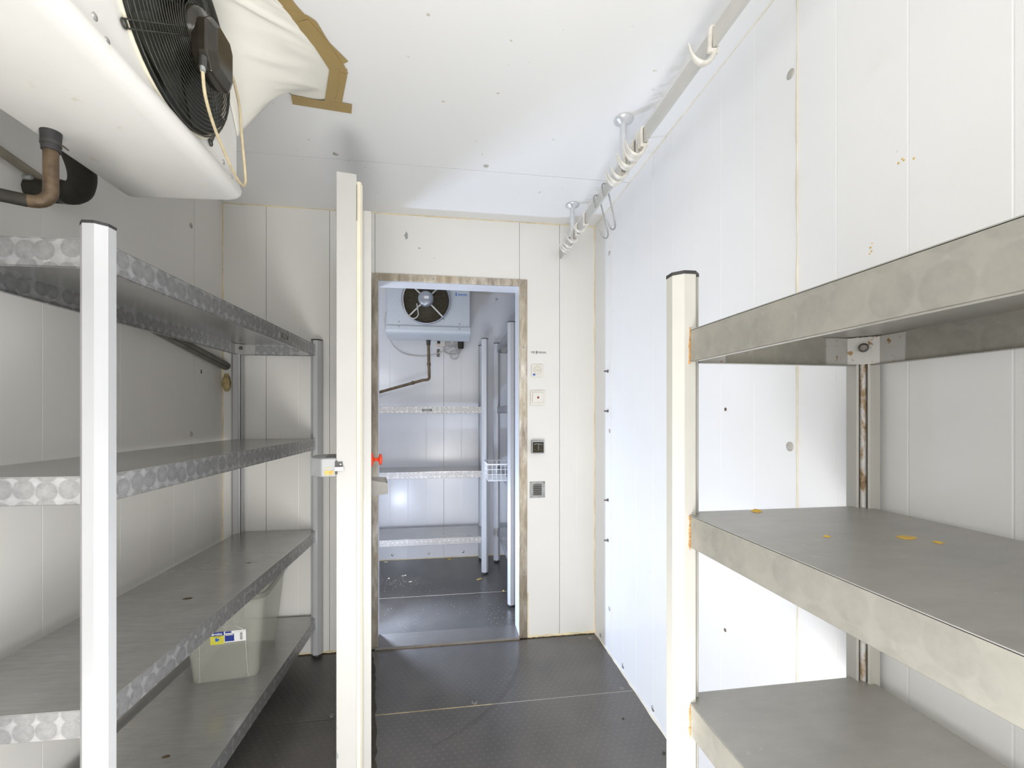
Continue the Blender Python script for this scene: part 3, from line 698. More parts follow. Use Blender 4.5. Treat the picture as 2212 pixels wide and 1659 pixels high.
# raised outline of the recessed front panel
out = [(-0.085, 0.004), (-0.080, 0.16), (-0.072, 0.205), (-0.045, 0.225), (0.045, 0.225), (0.072, 0.205), (0.080, 0.16), (0.085, 0.004)]
MB().tube([on_front(u, v, 0.0005) for u, v in out], 0.0012, 6).build('panel_outline', M['bracket'], bt)
def quad_front(name, u0, u1, v0, v1, mat, off):
    return MB().add([on_front(u0, v0, off), on_front(u1, v0, off), on_front(u1, v1, off), on_front(u0, v1, off)], [(0, 1, 2, 3)]).build(name, M[mat], bt)
su, sv = -0.042, 0.158     # sticker lower left corner
st_ = quad_front('sticker', su, su+0.125, sv, sv+0.046, 'paper', 0.0020)
quad_front('sticker_yellow_part', su, su+0.048, sv-0.004, sv+0.031, 'yellow_print', 0.0026)
quad_front('sticker_blue_band', su, su+0.048, sv+0.031, sv+0.046, 'navy', 0.0026)
quad_front('sticker_picture', su+0.050, su+0.083, sv+0.004, sv+0.034, 'navy', 0.0027)
quad_front('sticker_picture_top', su+0.052, su+0.074, sv+0.038, sv+0.045, 'navy', 0.0027)
quad_front('sticker_picture_base', su+0.052, su+0.080, sv+0.0285, sv+0.033, 'crumb_white', 0.0030)
MB().add([on_front(su+0.017+p[0], sv+0.008+p[1], 0.0031) for p in ((0.001, 0.0), (0.009, 0.001), (0.015, 0.006), (0.013, 0.012), (0.007, 0.011), (0.005, 0.016), (0.0, 0.013))], [tuple(range(7))]).build('sticker_blue_shape', M['blue'], bt)
bc = MB(); random.seed(4)
for k in range(13):
    v0 = sv+0.006+k*0.0024
    bc.add([on_front(su+0.104, v0, 0.0031), on_front(su+0.113, v0, 0.0031), on_front(su+0.113, v0+random.choice((0.0006, 0.0012)), 0.0031), on_front(su+0.104, v0+0.001, 0.0031)], [(0, 1, 2, 3)])
bc.build('sticker_barcode', M['ink'], bt)
def txt_front(txt, size, u, v, mat, bold=0.0):
    me = text_mesh(txt, size, 0.0001, bold); o = link('sticker_lettering', me, M[mat], bt)
    p = on_front(u, v, 0.0032); o.location = p; o.rotation_euler = (PI/2-math.atan((bd1-bd0)/2/bh), 0, 0); return o
txt_front('rotho', 0.0125, su+0.028, sv+0.0385, 'paper', 0.0003)
quad_front('sticker_emblem', su+0.005, su+0.012, sv+0.0345, sv+0.0425, 'paper', 0.0031)
txt_front('TOP BOX', 0.0060, su+0.025, sv+0.0275, 'ink')
txt_front('-- - --- - --', 0.008, su+0.102, sv+0.0415, 'ink')
txt_front('-- ---', 0.006, su+0.038, sv+0.004, 'ink_gold')

# ------------------------------------------------------------------ near cooler unit (left wall, under the ceiling)
cu = thing('cooling_unit', 'big white ceiling evaporator with black caged fan above the left rack', 'cooler', (0, 0, 1.27*(1-0.857)))
cu.scale = (0.857, 0.857, 0.857)
UX0, UX1, UY0, UY1 = -1.03, -0.700, 0.80, 1.600
cs = MB().box(UX0, UX1, UY0, UY1, 2.035, 2.5405)
cs.build('casing', M['unit'], cu, 0.004)
# drip tray: rounded front lip, bottom falling towards the wall
prof = [(2.046, -0.697), (2.040, -0.706+0.016), (2.022, -0.684), (2.006, -0.688), (1.995, -0.700), (1.988, -0.725), (1.976, -1.020), (1.984, -1.035), (2.046, -1.035)]
m = MB(); n_ = len(prof); ysr = [(UY0-0.012, 0.0), (UY0, 0.012), (UY0+0.02, 0.0), ]
def tray(m, y0, y1):
    pr = prof
    ring = []
    for y, ins in ((y0, 0.022), (y0+0.006, 0.007), (y0+0.022, 0.0), (y1-0.030, 0.0), (y1-0.008, 0.006), (y1, 0.022)):
        cz, cx = 2.03, -0.86
        ring.append([(x+(cx-x)*ins/0.17, y, z+(2.046-z)*(ins/0.06)) for z, x in pr])
    vs = [p for r_ in ring for p in r_]; k_ = len(pr)
    fs = [(i*k_+j, (i+1)*k_+j, (i+1)*k_+(j+1) % k_, i*k_+(j+1) % k_) for i in range(len(ring)-1) for j in range(k_)]
    m.add(vs, fs, True); m.add(ring[0], [tuple(range(k_))]); m.add(ring[-1], [tuple(range(k_-1, -1, -1))])
tray(m, UY0-0.012, UY1+0.022); m.build('drip_tray', M['unit'], cu, 0.003)
# fan
FC = Vector((UX1, 1.270, 2.276)); FR = 0.236
def circ(r, x, n=48): return [(x, FC.y+r*math.cos(2*PI*k/n), FC.z+r*math.sin(2*PI*k/n)) for k in range(n)]
MB().lathe([(FR-0.004, 0.001), (FR-0.004, 0.003), (0.001, 0.003)], FC, 'X', 48).build('fan_opening', M['fan_black'], cu)
MB().tube(circ(FR+0.002, UX1+0.002), 0.0045, 8, True).build('fan_ring', M['ring_cream'], cu)
gr = MB()
def dome(r): return 0.010+0.040*math.sqrt(max(0.0, 1-(r/FR)**2.6))
for k in range(19):
    r = 0.060+k*(FR-0.060)/18
    gr.tube(circ(r, UX1+dome(min(r, FR*0.995)), 44), 0.0014 if k < 17 else 0.0022, 5, True)
for a in (38, 128, 218, 308):
    for da in (-2.2, 2.2):
        pts = []
        for k in range(9):
            r = 0.045+(FR+0.016-0.045)*k/8; an = math.radians(a+da*(FR/max(r, 0.05))*0.9)
            pts.append((UX1+(dome(r) if r < FR else 0.004), FC.y+r*math.cos(an), FC.z+r*math.sin(an)))
        gr.tube(pts, 0.0020, 5)
    an = math.radians(a); r = FR+0.016
    gr.tube([(UX1+0.004, FC.y+r*math.cos(an)+0.009*math.cos(t), FC.z+r*math.sin(an)+0.009*math.sin(t)) for t in [2*PI*q/12 for q in range(12)]], 0.0022, 6, True)
gr.build('fan_grille', M['wire_black'], cu)
for a in (38, 128, 218, 308):
    an = math.radians(a); r = FR+0.016
    screw_cap(UX1, FC.y+r*math.cos(an), FC.z+r*math.sin(an), cu, (1, 0, 0), 0.006, 'zinc')
for k in range(5):   # swept fan blades behind the grille
    a0 = 2*PI*k/5; b = MB(); vs = []
    for i in range(7):
        r = 0.060+(FR-0.014-0.060)*i/6; sw = 0.35*i/6
        for j in range(5):
            an = a0+sw+(-0.42+0.84*j/4)*(0.7+0.25*i/6)
            vs.append((UX1+0.006+0.020*(j/4), FC.y+r*math.cos(an), FC.z+r*math.sin(an)))
    fs = [(i*5+j, i*5+j+1, (i+1)*5+j+1, (i+1)*5+j) for i in range(6) for j in range(4)]
    o = b.add(vs, fs, True).build('fan_blade', M['wire_black'] if k == 3 else M['fan_black'], cu)
mo = MB().lathe([(0.058, UX1+0.004), (0.058, UX1+0.060), (0.052, UX1+0.072), (0.030, UX1+0.075)], (0, FC.y, FC.z), 'X', 28)
mo.build('fan_hub', M['motor_black'], cu)
mc = Vector((-0.628, 1.275, 2.232))
oc = lambda s_: [(mc.y+y*s_*1.12, mc.z+z*s_*1.25) for y, z in ((-0.052, -0.030), (-0.030, -0.060), (0.045, -0.060), (0.058, -0.045), (0.058, 0.030), (0.035, 0.055), (-0.030, 0.055), (-0.052, 0.035))]
mb = MB()
L0 = [(mc.x-0.018, *p) for p in oc(0.86)]; L1 = [(mc.x+0.004, *p) for p in oc(1.0)]; L2 = [(mc.x+0.024, *p) for p in oc(1.0)]; L3 = [(mc.x+0.040, *p) for p in oc(0.72)]
vs = L0+L1+L2+L3; fs = [(i*8+j, i*8+(j+1) % 8, (i+1)*8+(j+1) % 8, (i+1)*8+j) for i in range(3) for j in range(8)]+[tuple(range(7, -1, -1)), tuple(range(24, 32))]
mb.add(vs, fs).build('motor_box', M['motor_black'], cu, 0.005, seg=3)
MB().tube([(-0.612, 1.218, mc.z-0.060), (-0.607, 1.205, mc.z-0.094)], [0.0095, 0.0085], 12).build('cable_gland', M['dark_plastic'], cu)
MB().tube([(-0.607, 1.205, mc.z-0.090), (-0.606, 1.203, mc.z-0.104)], [0.0065, 0.006], 12).build('gland_nut', M['chip'], cu)
# looping cables hanging from the motor box
MB().tube(smooth_path([(-0.606, 1.202, mc.z-0.098), (-0.620, 1.245, 2.090), (-0.635, 1.330, 2.052), (-0.655, 1.472, 2.020), (-0.660, 1.545, 2.015), (-0.662, 1.572, 2.045),
          (-0.661, 1.556, 2.120), (-0.660, 1.535, 2.200), (-0.650, 1.500, 2.245), (-0.625, 1.400, 2.262), (mc.x+0.012, mc.y+0.060, mc.z+0.0)], 7), 0.0042, 8).build('fan_cable', M['cable'], cu)
for y, z in ((0.995, 2.067), (1.508, 2.066)): screw_cap(UX1, y, z, cu, (1, 0, 0), 0.0075, 'zinc')
for y, z in ((1.010, 2.032), (1.533, 2.032)): screw_cap(UX1+0.012, y, z, cu, (1, 0, 0), 0.0075, 'zinc')

# plastic sheet taped to the ceiling and draped down to the unit's front
def ceil_pt(u, v):
    px, py = 480+u/3.456, v/3.456
    U = (px-1106)/950; V = (894-py)/950; d = (math.sin(TH)+U*math.cos(TH), math.cos(TH)-U*math.sin(TH), V)
    t = (H-1.27)/V; return (d[0]*t, d[1]*t)
osh = [ceil_pt(*p) for p in ((150, -90), (300, -40), (430, 60), (560, 125), (650, 210), (740, 330), (820, 430), (850, 520), (835, 640), (825, 745), (700, 745), (530, 728))]
NR, NS = 30, 66; vs = []
def lerp_path(P, t):
    t = t*(len(P)-1); i = min(int(t), len(P)-2); f = t-i; return [P[i][k]+(P[i+1][k]-P[i][k])*f for k in range(len(P[0]))]
for j in range(NS+1):
    t = j/NS; ox_, oy_ = lerp_path(osh, t)
    iy, iz = 0.88+0.490*t, 2.345-0.275*max(0.0, (t-0.25)/0.75)**2.2
    for i in range(NR+1):
        f = i/NR; g_ = min(1.0, f/0.86)
        x = -0.598+(ox_+0.598)*f; y = iy+(oy_-iy)*f
        z = (H-0.0016)+(iz-H)*(1-g_)**1.12
        wr_ = 0.0042*math.sin(PI*g_)*(math.sin(t*31+f*2.5)+0.7*math.sin(t*57-f*3+1.3)+0.5*math.sin(t*90+f*5))
        vs.append((x, y, min(H-0.0016, z-0.002*math.sin(PI*g_)+min(0.0, wr_)-max(0.0, wr_)*0.4)))
fs = [(j*(NR+1)+i, j*(NR+1)+i+1, (j+1)*(NR+1)+i+1, (j+1)*(NR+1)+i) for j in range(NS) for i in range(NR)]
o = MB().add(vs, fs, True).build('plastic_sheet', M['sheet']); tag(o, 'wrinkled stained white plastic sheet taped to the ceiling beside the fan', 'sheet')
so = o.modifiers.new('solid', 'SOLIDIFY'); so.thickness = 0.0006; so.offset = 1
# brown packing tape: positions on the ceiling in metres
tapes = [[(200, -40), (500, -40), (560, 40), (610, 95), (490, 142), (430, 152), (350, 100)],
         [(350, -30), (480, 60), (600, 92), (640, 110), (700, 150), (712, 165), (800, 315), (720, 338), (692, 345), (600, 240), (490, 130), (420, 50)],
         [(553, 130), (640, 110), (700, 152), (800, 310), (942, 450), (905, 467), (912, 482), (942, 541), (832, 541), (800, 512), (692, 345), (600, 220)],
         [(800, 508), (936, 508), (885, 820), (780, 800), (765, 745)],
         [(513, 697), (740, 742), (760, 738), (970, 770), (965, 838), (525, 768)],
         [(870, 520), (935, 545), (905, 700), (888, 760), (845, 735), (868, 650)],
         [(560, 150), (640, 130), (790, 300), (890, 460), (860, 470), (800, 330), (720, 240)]]
labs = ['brown packing tape strip running out of the top of the picture on the ceiling', 'brown tape strip overlapping the bend of the taped ring above the fan',
        'long brown tape strip with torn ends right of the plastic sheet', 'short upright brown tape strip above the cross strip', 'horizontal brown tape strip closing the taped ring near the door',
        'dark doubled sliver of brown tape on the short upright strip', 'dark doubled sliver of brown tape along the long torn strip']
for i, (tp, lb) in enumerate(zip(tapes, labs)):
    P = [ceil_pt(*p) for p in tp]
    ar = sum(P[k][0]*P[(k+1) % len(P)][1]-P[(k+1) % len(P)][0]*P[k][1] for k in range(len(P)))
    if ar < 0: P = P[::-1]
    z = H-0.0032-0.0005*i
    o = MB().prism(P, z, z+0.0003, 'Z').build('tape_strip', M['tape']); tag(o, lb, 'tape', 'brown tape on the ceiling')

# pipes at the near unit
o = thing('drain_pipe', 'brown copper drain elbow with black sleeves under the left cooler', 'pipe', (0, 0, 1.27*(1-0.857)))
o.scale = (0.857, 0.857, 0.857)
MB().tube([(-0.985, 1.262, 1.985), (-0.985, 1.262, 1.930)], [0.0215, 0.0185], 16).build('rubber_sleeve', M['black_rubber'], o)
cl = MB().tube([(-0.985, 1.262, 1.953), (-0.985, 1.262, 1.944)], 0.0205, 16).tube([(-0.962, 1.262, 1.948), (-0.950, 1.268, 1.938)], 0.002, 6).build('hose_clamp', M['dark_plastic'], o)
pth = [(-0.985, 1.262, 1.935), (-0.985, 1.262, 1.86), (-0.985, 1.262, 1.828)]
for k in range(1, 7):
    a = PI/2*k/6; pth.append((-0.985-0.032*(1-math.cos(a)), 1.262-0.012*(1-math.cos(a)), 1.828-0.032*math.sin(a)))
pth.append((-1.030, 1.245, 1.796))
MB().tube(pth, 0.0150, 14).build('copper_elbow', M['copper'], o)
MB().tube([(-1.025, 1.247, 1.796), (-1.10, 1.18, 1.790), (-1.20, 1.05, 1.785), (-1.26, 0.95, 1.78)], 0.0155, 14).build('pipe_insulation', M['foam_black'], o)
o = thing('insulated_pipe', 'thick black insulated refrigerant pipe bend behind the left cooler', 'pipe', (0, 0, 0))
MB().tube(smooth_path([(-0.895, 1.12, 2.10), (-0.905, 1.16, 2.02), (-0.930, 1.245, 1.955), (-0.975, 1.345, 1.915), (-1.03, 1.40, 1.893), (-1.09, 1.408, 1.893), (-1.148, 1.408, 1.893)], 5), 0.030, 12).build('insulation_sleeve', M['foam_black'], o)
MB().tube([(-0.965, 1.330, 1.935), (-0.935, 1.330, 1.975), (-0.900, 1.320, 2.03)], [0.024, 0.026, 0.026], 12).build('insulation_sleeve', M['foam_black'], o)
MB().tube([(-1.06, 1.404, 1.893), (-1.075, 1.405, 1.893)], 0.032, 12).build('tape_band', M['dark_plastic'], o)
o = thing('wall_conduit', 'long brownish grey conduit strip sloping on the left wall above the rack', 'conduit', (0, 0, 0))
MB().tube([(XL+0.014, 0.70, 2.005), (XL+0.014, 1.47, 1.928)], 0.013, 8, flat=0.7).build('conduit_strip', M['conduit'], o)
MB().lathe([(0.008, XL), (0.008, XL+0.018), (0.005, XL+0.020)], (0, 1.388, 1.918), 'X', 12).build('conduit_clip', M['chip'], o)
o = thing('waste_pipe', 'dark grey waste pipe sloping down the left wall behind the top shelf into the corner', 'pipe', (0, 0, 0))
MB().tube([(XL+0.0215, 0.60, 1.808), (XL+0.0215, 2.455, 1.516)], 0.0210, 16).build('pipe_run', M['drain_grey'], o)
MB().tube([(XL+0.0395, 0.60, 1.796), (XL+0.0395, 2.44, 1.506)], 0.0022, 6).build('pipe_seam', M['ink'], o)
random.seed(8)   # lumpy foam where the pipe leaves through the corner
vs = []; n = 10
for i in range(7):
    for k in range(n):
        a = 2*PI*k/n; r = 0.017*math.sin(PI*(i+0.6)/7.2)*random.uniform(0.7, 1.25)+0.003
        vs.append((XL+0.022+r*math.cos(a)*1.1, YB-0.004+min(0, r*math.sin(a)), 1.478-i*0.0155))
fs = [(i*n+k, i*n+(k+1) % n, (i+1)*n+(k+1) % n, (i+1)*n+k) for i in range(6) for k in range(n)]
o = MB().add(vs, fs, False).build('foam_plug', M['foam_yellow']); tag(o, 'crumbly yellow foam in the left back corner below the grey pipe', 'foam')

# ------------------------------------------------------------------ ceiling rail with meat hooks
RX = 0.644
o = thing('hook_rail', 'long flat aluminium meat rail hung from the ceiling along the right wall', 'rail', (RX, 0, 0))
MB().box(-0.0045, 0.0045, -0.9, 2.463, 2.163, 2.211).build('rail_bar', M['rail'], o, 0.001)
for y in (0.30, 1.546, 2.218):
    s_ = MB().lathe([(0.0125, 2.172), (0.0125, H-0.010)], (0, y, 0), 'Z', 20).build('rail_hanger', M['alu'], o)
    MB().lathe([(0.014, H-0.022), (0.018, H-0.020), (0.024, H-0.014), (0.034, H-0.010), (0.036, H-0.006), (0.034, H-0.0005)], (0, y, 0), 'Z', 28).build('hanger_flange', M['alu'], s_)
    MB().lathe([(0.004, -0.016), (0.004, 0.016)], (0, y, 2.185), 'X', 8).build('hanger_bolt', M['bolt'], s_)
# one meat hook (local: rail axis along y, rail bottom at z=0, top at 0.048)
hk = thing('meat_hook', '', 'hook', (RX, 1.0, 2.163), 0, 'whitened meat hooks on the ceiling rail')
T = 0.0045
sl = [(-0.0145, -0.012), (-0.0145, 0.046), (-0.010, 0.054), (-0.003, 0.056), (0.0, 0.0525), (-0.0058, 0.0485), (-0.0058, -0.0015), (0.0065, -0.0015), (0.0065, 0.006), (0.0125, 0.006), (0.0125, -0.012)]
MB().prism([(z, x) for x, z in sl], -T, T, 'Y').build('hook_clip', M['hook'], hk, 0.0015)
hp = [(0.002, -0.006), (0.000, -0.018), (-0.008, -0.031), (-0.022, -0.040), (-0.037, -0.038), (-0.050, -0.027), (-0.058, -0.012), (-0.064, 0.006)]
hs = smooth_path([(x, 0, z) for x, z in hp], 4); nn_ = len(hs)
MB().tube(hs, [0.0105-0.0018*k/nn_ if k < nn_*0.55 else 0.0095-0.0082*(k/nn_-0.55)/0.45 for k in range(nn_)], 10, flat=0.55).build('hook_prong', M['hook'], hk)
ys_ = [0.992, 1.372, 1.387, 1.402, 1.440, 1.455, 1.513, 1.548, 1.566, 1.992, 2.112, 2.180, 2.222, 2.250]
hl = ['single pale meat hook nearest the camera, high on the ceiling rail',
      'first meat hook of the front bunch of three beside the nearer rail hanger', 'middle meat hook of the front bunch of three beside the nearer rail hanger', 'last meat hook of the front bunch of three beside the nearer rail hanger',
      'front meat hook of the pair right at the nearer rail hanger', 'back meat hook of the pair right at the nearer rail hanger',
      'meat hook alone just behind the pair at the nearer rail hanger', 'front meat hook of the rearmost pair behind the nearer rail hanger', 'back meat hook of the rearmost pair, rust-spotted, before the wire S-hooks',
      'meat hook alone between the wire S-hooks and the farther rail hanger', 'meat hook just before the farther rail hanger',
      'meat hook in front of the close trio at the far end of the rail', 'middle meat hook of the trio at the far end of the rail', 'last meat hook of the rail, nearest the back wall']
for i, (y, lb) in enumerate(zip(ys_, hl)):
    c = hk if i == 0 else copy_tree(hk)
    c.location = (RX, y, 2.163+0.0005); c['label'] = lb
    c.rotation_euler = (0, math.radians(random.uniform(-3, 3)), math.radians(random.uniform(-5, 5)))
def shook(y, dx, ang, label):
    P = []
    for k in range(8): a = PI*(1-k/7); P.append((0.020*math.cos(a)*1.0+0.0, 0.020*math.sin(a)))
    pts = [(-0.019, -0.030)]
    pts += [(-0.019+0.019*(1-math.cos(PI*k/8)), 0.004+0.019*math.sin(PI*k/8)) for k in range(9)]
    pts += [(0.019+0.004, -0.055), (0.026, -0.118)]
    pts += [(0.026-0.024*(1-math.cos(PI*k/8)), -0.135-0.026*math.sin(PI*k/8)) for k in range(1, 9)]
    pts += [(-0.026, -0.115)]
    pts = [(x*0.9-0.002, z) for x, z in pts]; n = len(pts)
    v3 = smooth_path([(x, 0, z) for x, z in pts], 3); n = len(v3)
    o = MB().tube(v3, [0.0030]*(n-5)+[0.0028, 0.0024, 0.0018, 0.0011, 0.0004], 8).build('wire_hook', M['steel_wire'], None, 0, (RX+dx, y, 2.163+0.0275), (0, -0.30, math.radians(ang)))
    # hangs over the rail: top bend sits on the upper edge
    o.location.z = 2.2113+0.003-0.020
    tag(o, label, 'hook', 'bent steel wire S-hooks on the ceiling rail')
shook(1.735, 0.0, 28, 'bent steel wire S-hook nearer the camera on the ceiling rail')
shook(1.832, 0.0, 22, 'bent steel wire S-hook farther back on the ceiling rail')

# ------------------------------------------------------------------ fittings on the back wall right of the doorway
Yw = YB
lg = thing('wall_lettering', 'small dark brand lettering above the dial beside the doorway', 'sign', (0.512, Yw-0.0008, 1.6205))
for txt, x, mat in (('VIE', -0.0285, 'ink'), ('MANN', 0.0215, 'ink')):
    me = text_mesh(txt, 0.0175, 0.0003, 0.0, 1.04); ob = link('lettering', me, M[mat], lg, (x, 0, 0), (PI/2, 0, 0))
ob = link('lettering', text_mesh('S', 0.0150, 0.0003, 0.0003, 1.15), M['ink_gold'], lg, (-0.0085, 0, 0.0036), (PI/2, 0, 0))
ob = link('lettering', text_mesh('S', 0.0150, 0.0003, 0.0003, 1.15), M['ink_gold'], lg, (-0.0085, -0.0004, -0.0040), (PI/2, 0, 0))
def yplate(x0, x1, z0, z1, r, y0, y1): return MB().prism([(z, x) for x, z in rrect(x0, x1, z0, z1, r)][::-1], y0, y1, 'Y')
o = thing('dial_thermometer', 'square cream dial thermometer with a blue mark above the light switch', 'thermometer', (0.5085, Yw, 1.5165))
yplate(-0.0345, 0.0345, -0.0365, 0.0365, 0.007, -0.010, 0).build('dial_case', M['white_plastic'], o, 0.0015)
MB().lathe([(0.0265, -0.0095), (0.0265, -0.0112), (0.0245, -0.0112)], (0, 0, 0.002), 'Y', 32).build('dial_face', M['dial_face'], o)
MB().box(-0.027, -0.0135, -0.0122, -0.011, -0.0285, -0.0185).build('blue_mark', M['blue'], o)
MB().box(-0.010, 0.022, -0.0128, -0.0118, 0.0013, 0.0025).lathe([(0.0025, -0.011), (0.0025, -0.0135)], (0, 0, 0.002), 'Y', 10).build('needle', M['ink_grey'], o)
for k, tx in enumerate(('-30', '-20', '-10', '0', '10', '20', '30', '40')):
    a = math.radians(215-k*36.5); link('dial_number', text_mesh(tx, 0.0058, 0.0002, 0.0001), M['ink_grey'], o, (0.0185*math.cos(a), -0.0118, 0.002+0.0185*math.sin(a)), (PI/2, 0, 0))
o = thing('light_switch', 'square cream rocker switch with a red dot in the middle', 'switch', (0.511, Yw, 1.361))
yplate(-0.0425, 0.0425, -0.0425, 0.0425, 0.007, -0.012, 0).build('switch_frame', M['white_plastic'], o, 0.002)
MB().box(-0.0325, 0.0325, -0.0128, -0.0118, -0.0285, 0.0325).build('rocker_gap', M['cable'], o)
MB().prism([(-0.0128, 0.031), (-0.0180, 0.031), (-0.0150, -0.027), (-0.0128, -0.027)], -0.031, 0.031, 'X').build('rocker', M['white_plastic'], o, 0.0008)
MB().lathe([(0.0062, -0.014), (0.0062, -0.0176), (0.004, -0.0188)], (0, 0, 0.002), 'Y', 18).build('red_dot', M['dark_red'], o)
o = thing('thermostat_box', 'small grey box with a smoked cover over dark works below the switch', 'thermostat', (0.507, Yw, 1.083))
MB().box(-0.036, 0.036, -0.034, 0, -0.037, 0.037).build('box_housing', M['grey_plastic'], o, 0.003)
MB().box(-0.031, 0.031, -0.0365, -0.034, -0.031, 0.028).build('smoked_cover', M['smoked'], o, 0.001)
MB().tube([(-0.024+0.012*k, -0.037, 0.016+0.002*math.sin(k)) for k in range(5)], 0.0016, 6).build('bright_wire', M['chrome'], o)
MB().tube([(-0.024+0.012*k, -0.037, -0.017+0.004*math.cos(k*2)) for k in range(5)], 0.0018, 6).build('brass_strip', M['wire_gold'], o)
MB().box(-0.001, 0.004, -0.0375, -0.036, -0.014, 0.016).build('scale_bar', M['drain_grey'], o)
o = thing('vent_grille', 'square steel vent plate with six louvre slots low beside the doorway', 'vent', (0.5095, Yw, 0.8375))
g6 = MB(); zt = [0.027-0.0107*k for k in range(6)]
g6.box(-0.0445, -0.0245, -0.0025, 0, -0.0465, 0.0465).box(0.0245, 0.0445, -0.0025, 0, -0.0465, 0.0465).box(-0.0245, 0.0245, -0.0025, 0, 0.0315, 0.0465).box(-0.0245, 0.0245, -0.0025, 0, -0.0465, -0.033)
g6.build('vent_plate', M['chip'], o); MB().box(-0.0245, 0.0245, -0.0006, 0, -0.033, 0.0315).build('vent_shadow', M['dark_plastic'], o)
for z in zt: MB().prism([(-0.0008, z), (-0.0075, z-0.0035), (-0.0065, z-0.0048), (-0.0008, z-0.0015)], -0.0240, 0.0240, 'X').build('louvre', M['handle_steel'], o)
for x, z in ((-0.039, 0.041), (0.039, 0.041), (-0.039, -0.041), (0.039, -0.041)): screw_cap(x, -0.0025, z, o, (0, -1, 0), 0.003, 'copper' if z > 0 and x > 0 else 'zinc')

# ------------------------------------------------------------------ far room: cooler on the back wall
f = thing('cooling_unit', 'grey white cooler with round fan on the far room back wall, seen through the doorway', 'cooler', (0, 0, 0))
bx0, bx1, by0, by1 = -0.462, 0.180, 3.515, YF
MB().box(bx0, bx1, by0, by1, 1.962, HF-0.002).build('casing', M['unit_far'], f, 0.006)
trp = [(by0-0.004, 1.962), (by0-0.010, 1.952), (by0-0.012, 1.925), (by0-0.004, 1.908), (by0+0.015, 1.898), (3.66, 1.872), (3.72, 1.878), (3.74, 1.962)]
MB().prism(trp[::-1], bx0-0.010, bx1+0.006, 'X').build('drip_tray', M['unit_far'], f, 0.005)
fc = Vector((-0.163, by0, 2.160)); fr_ = 0.186
MB().lathe([(fr_-0.008, -0.001), (fr_-0.008, -0.002), (0.001, -0.002)], fc, 'Y', 40).build('fan_opening', M['coil'], f)
MB().lathe([(fr_-0.012, 0.0), (fr_-0.008, -0.022), (fr_, -0.026), (fr_+0.004, -0.020), (fr_+0.004, 0.0)], fc, 'Y', 48).build('fan_shroud', M['motor_grey'], f)
gg = MB()
for k in range(-15, 16):
    d_ = k*0.0108; hw = math.sqrt(max(0.0, (fr_-0.012)**2-d_*d_))
    if hw < 0.02: continue
    y_ = by0-0.010
    gg.box(fc.x+d_-0.0010, fc.x+d_+0.0010, y_-0.0008, y_+0.0008, fc.z-hw, fc.z+hw)
    gg.box(fc.x-hw, fc.x+hw, y_-0.0016, y_-0.0002, fc.z+d_-0.0010, fc.z+d_+0.0010)
gg.build('fan_mesh', M['wire_gold'], f)
for a in (45, 135, 225, 315):
    an = math.radians(a); r0, r1 = 0.050, fr_-0.004
    MB().tube([(fc.x+r0*math.cos(an), by0-0.034, fc.z+r0*math.sin(an)), (fc.x+r1*math.cos(an), by0-0.022, fc.z+r1*math.sin(an))], 0.0068, 8).build('motor_strut', M['strut'], f)
MB().lathe([(0.058, -0.018), (0.060, -0.030), (0.060, -0.062), (0.054, -0.074), (0.040, -0.080), (0.002, -0.081)], fc, 'Y', 32).build('fan_motor', M['motor_grey'], f)
MB().box(fc.x-0.024, fc.x+0.024, by0-0.0825, by0-0.0812, fc.z-0.006, fc.z+0.020).build('motor_label', M['paper'], f)
MB().box(fc.x-0.024, fc.x+0.024, by0-0.0832, by0-0.0824, fc.z+0.015, fc.z+0.020).box(fc.x-0.024, fc.x-0.010, by0-0.0832, by0-0.0824, fc.z-0.006, fc.z+0.015).build('motor_label_print', M['ink_grey'], f)
MB().tube(smooth_path([(fc.x-0.070, by0-0.035, fc.z-0.035), (fc.x-0.062, by0-0.040, fc.z-0.085), (fc.x-0.060, by0-0.040, fc.z-0.125), (fc.x-0.085, by0-0.038, fc.z-0.150), (fc.x-0.125, by0-0.034, fc.z-0.140),
    (fc.x-0.160, by0-0.030, fc.z-0.085), (fc.x-0.176, by0-0.024, fc.z), (fc.x-0.160, by0-0.024, fc.z+0.075), (fc.x-0.11, by0-0.024, fc.z+0.14)], 5), 0.0045, 8).build('fan_cable', M['cable_grey'], f)
for x, z in ((-0.372, 1.988), (0.095, 1.983)):
    screw_cap(x, by0, z, f, (0, -1, 0), 0.0065, 'zinc'); screw_cap(x, by0-0.011, z-0.040, f, (0, -1, 0), 0.0065, 'zinc')
for x, z in ((-0.285, 2.020), (-0.030, 2.015)): screw_cap(x, by0, z, f, (0, -1, 0), 0.008, 'zinc')
link('casing_print', text_mesh('Helpman AG', 0.017, 0.0003), M['blue'], f, (0.125, by0-0.001, 2.218), (PI/2, 0, 0)) if False else None
pr = MB()
random.seed(3); x = 0.085
while x < 0.155: q = random.uniform(0.003, 0.009); pr.box(x, x+q, by0-0.0010, by0, 2.214, 2.2205); x += q+0.002
pr.box(0.066, 0.074, by0-0.0010, by0, 2.206, 2.232).box(0.066, 0.155, by0-0.0010, by0, 2.2075, 2.2090).build('casing_print', M['blue'], f)
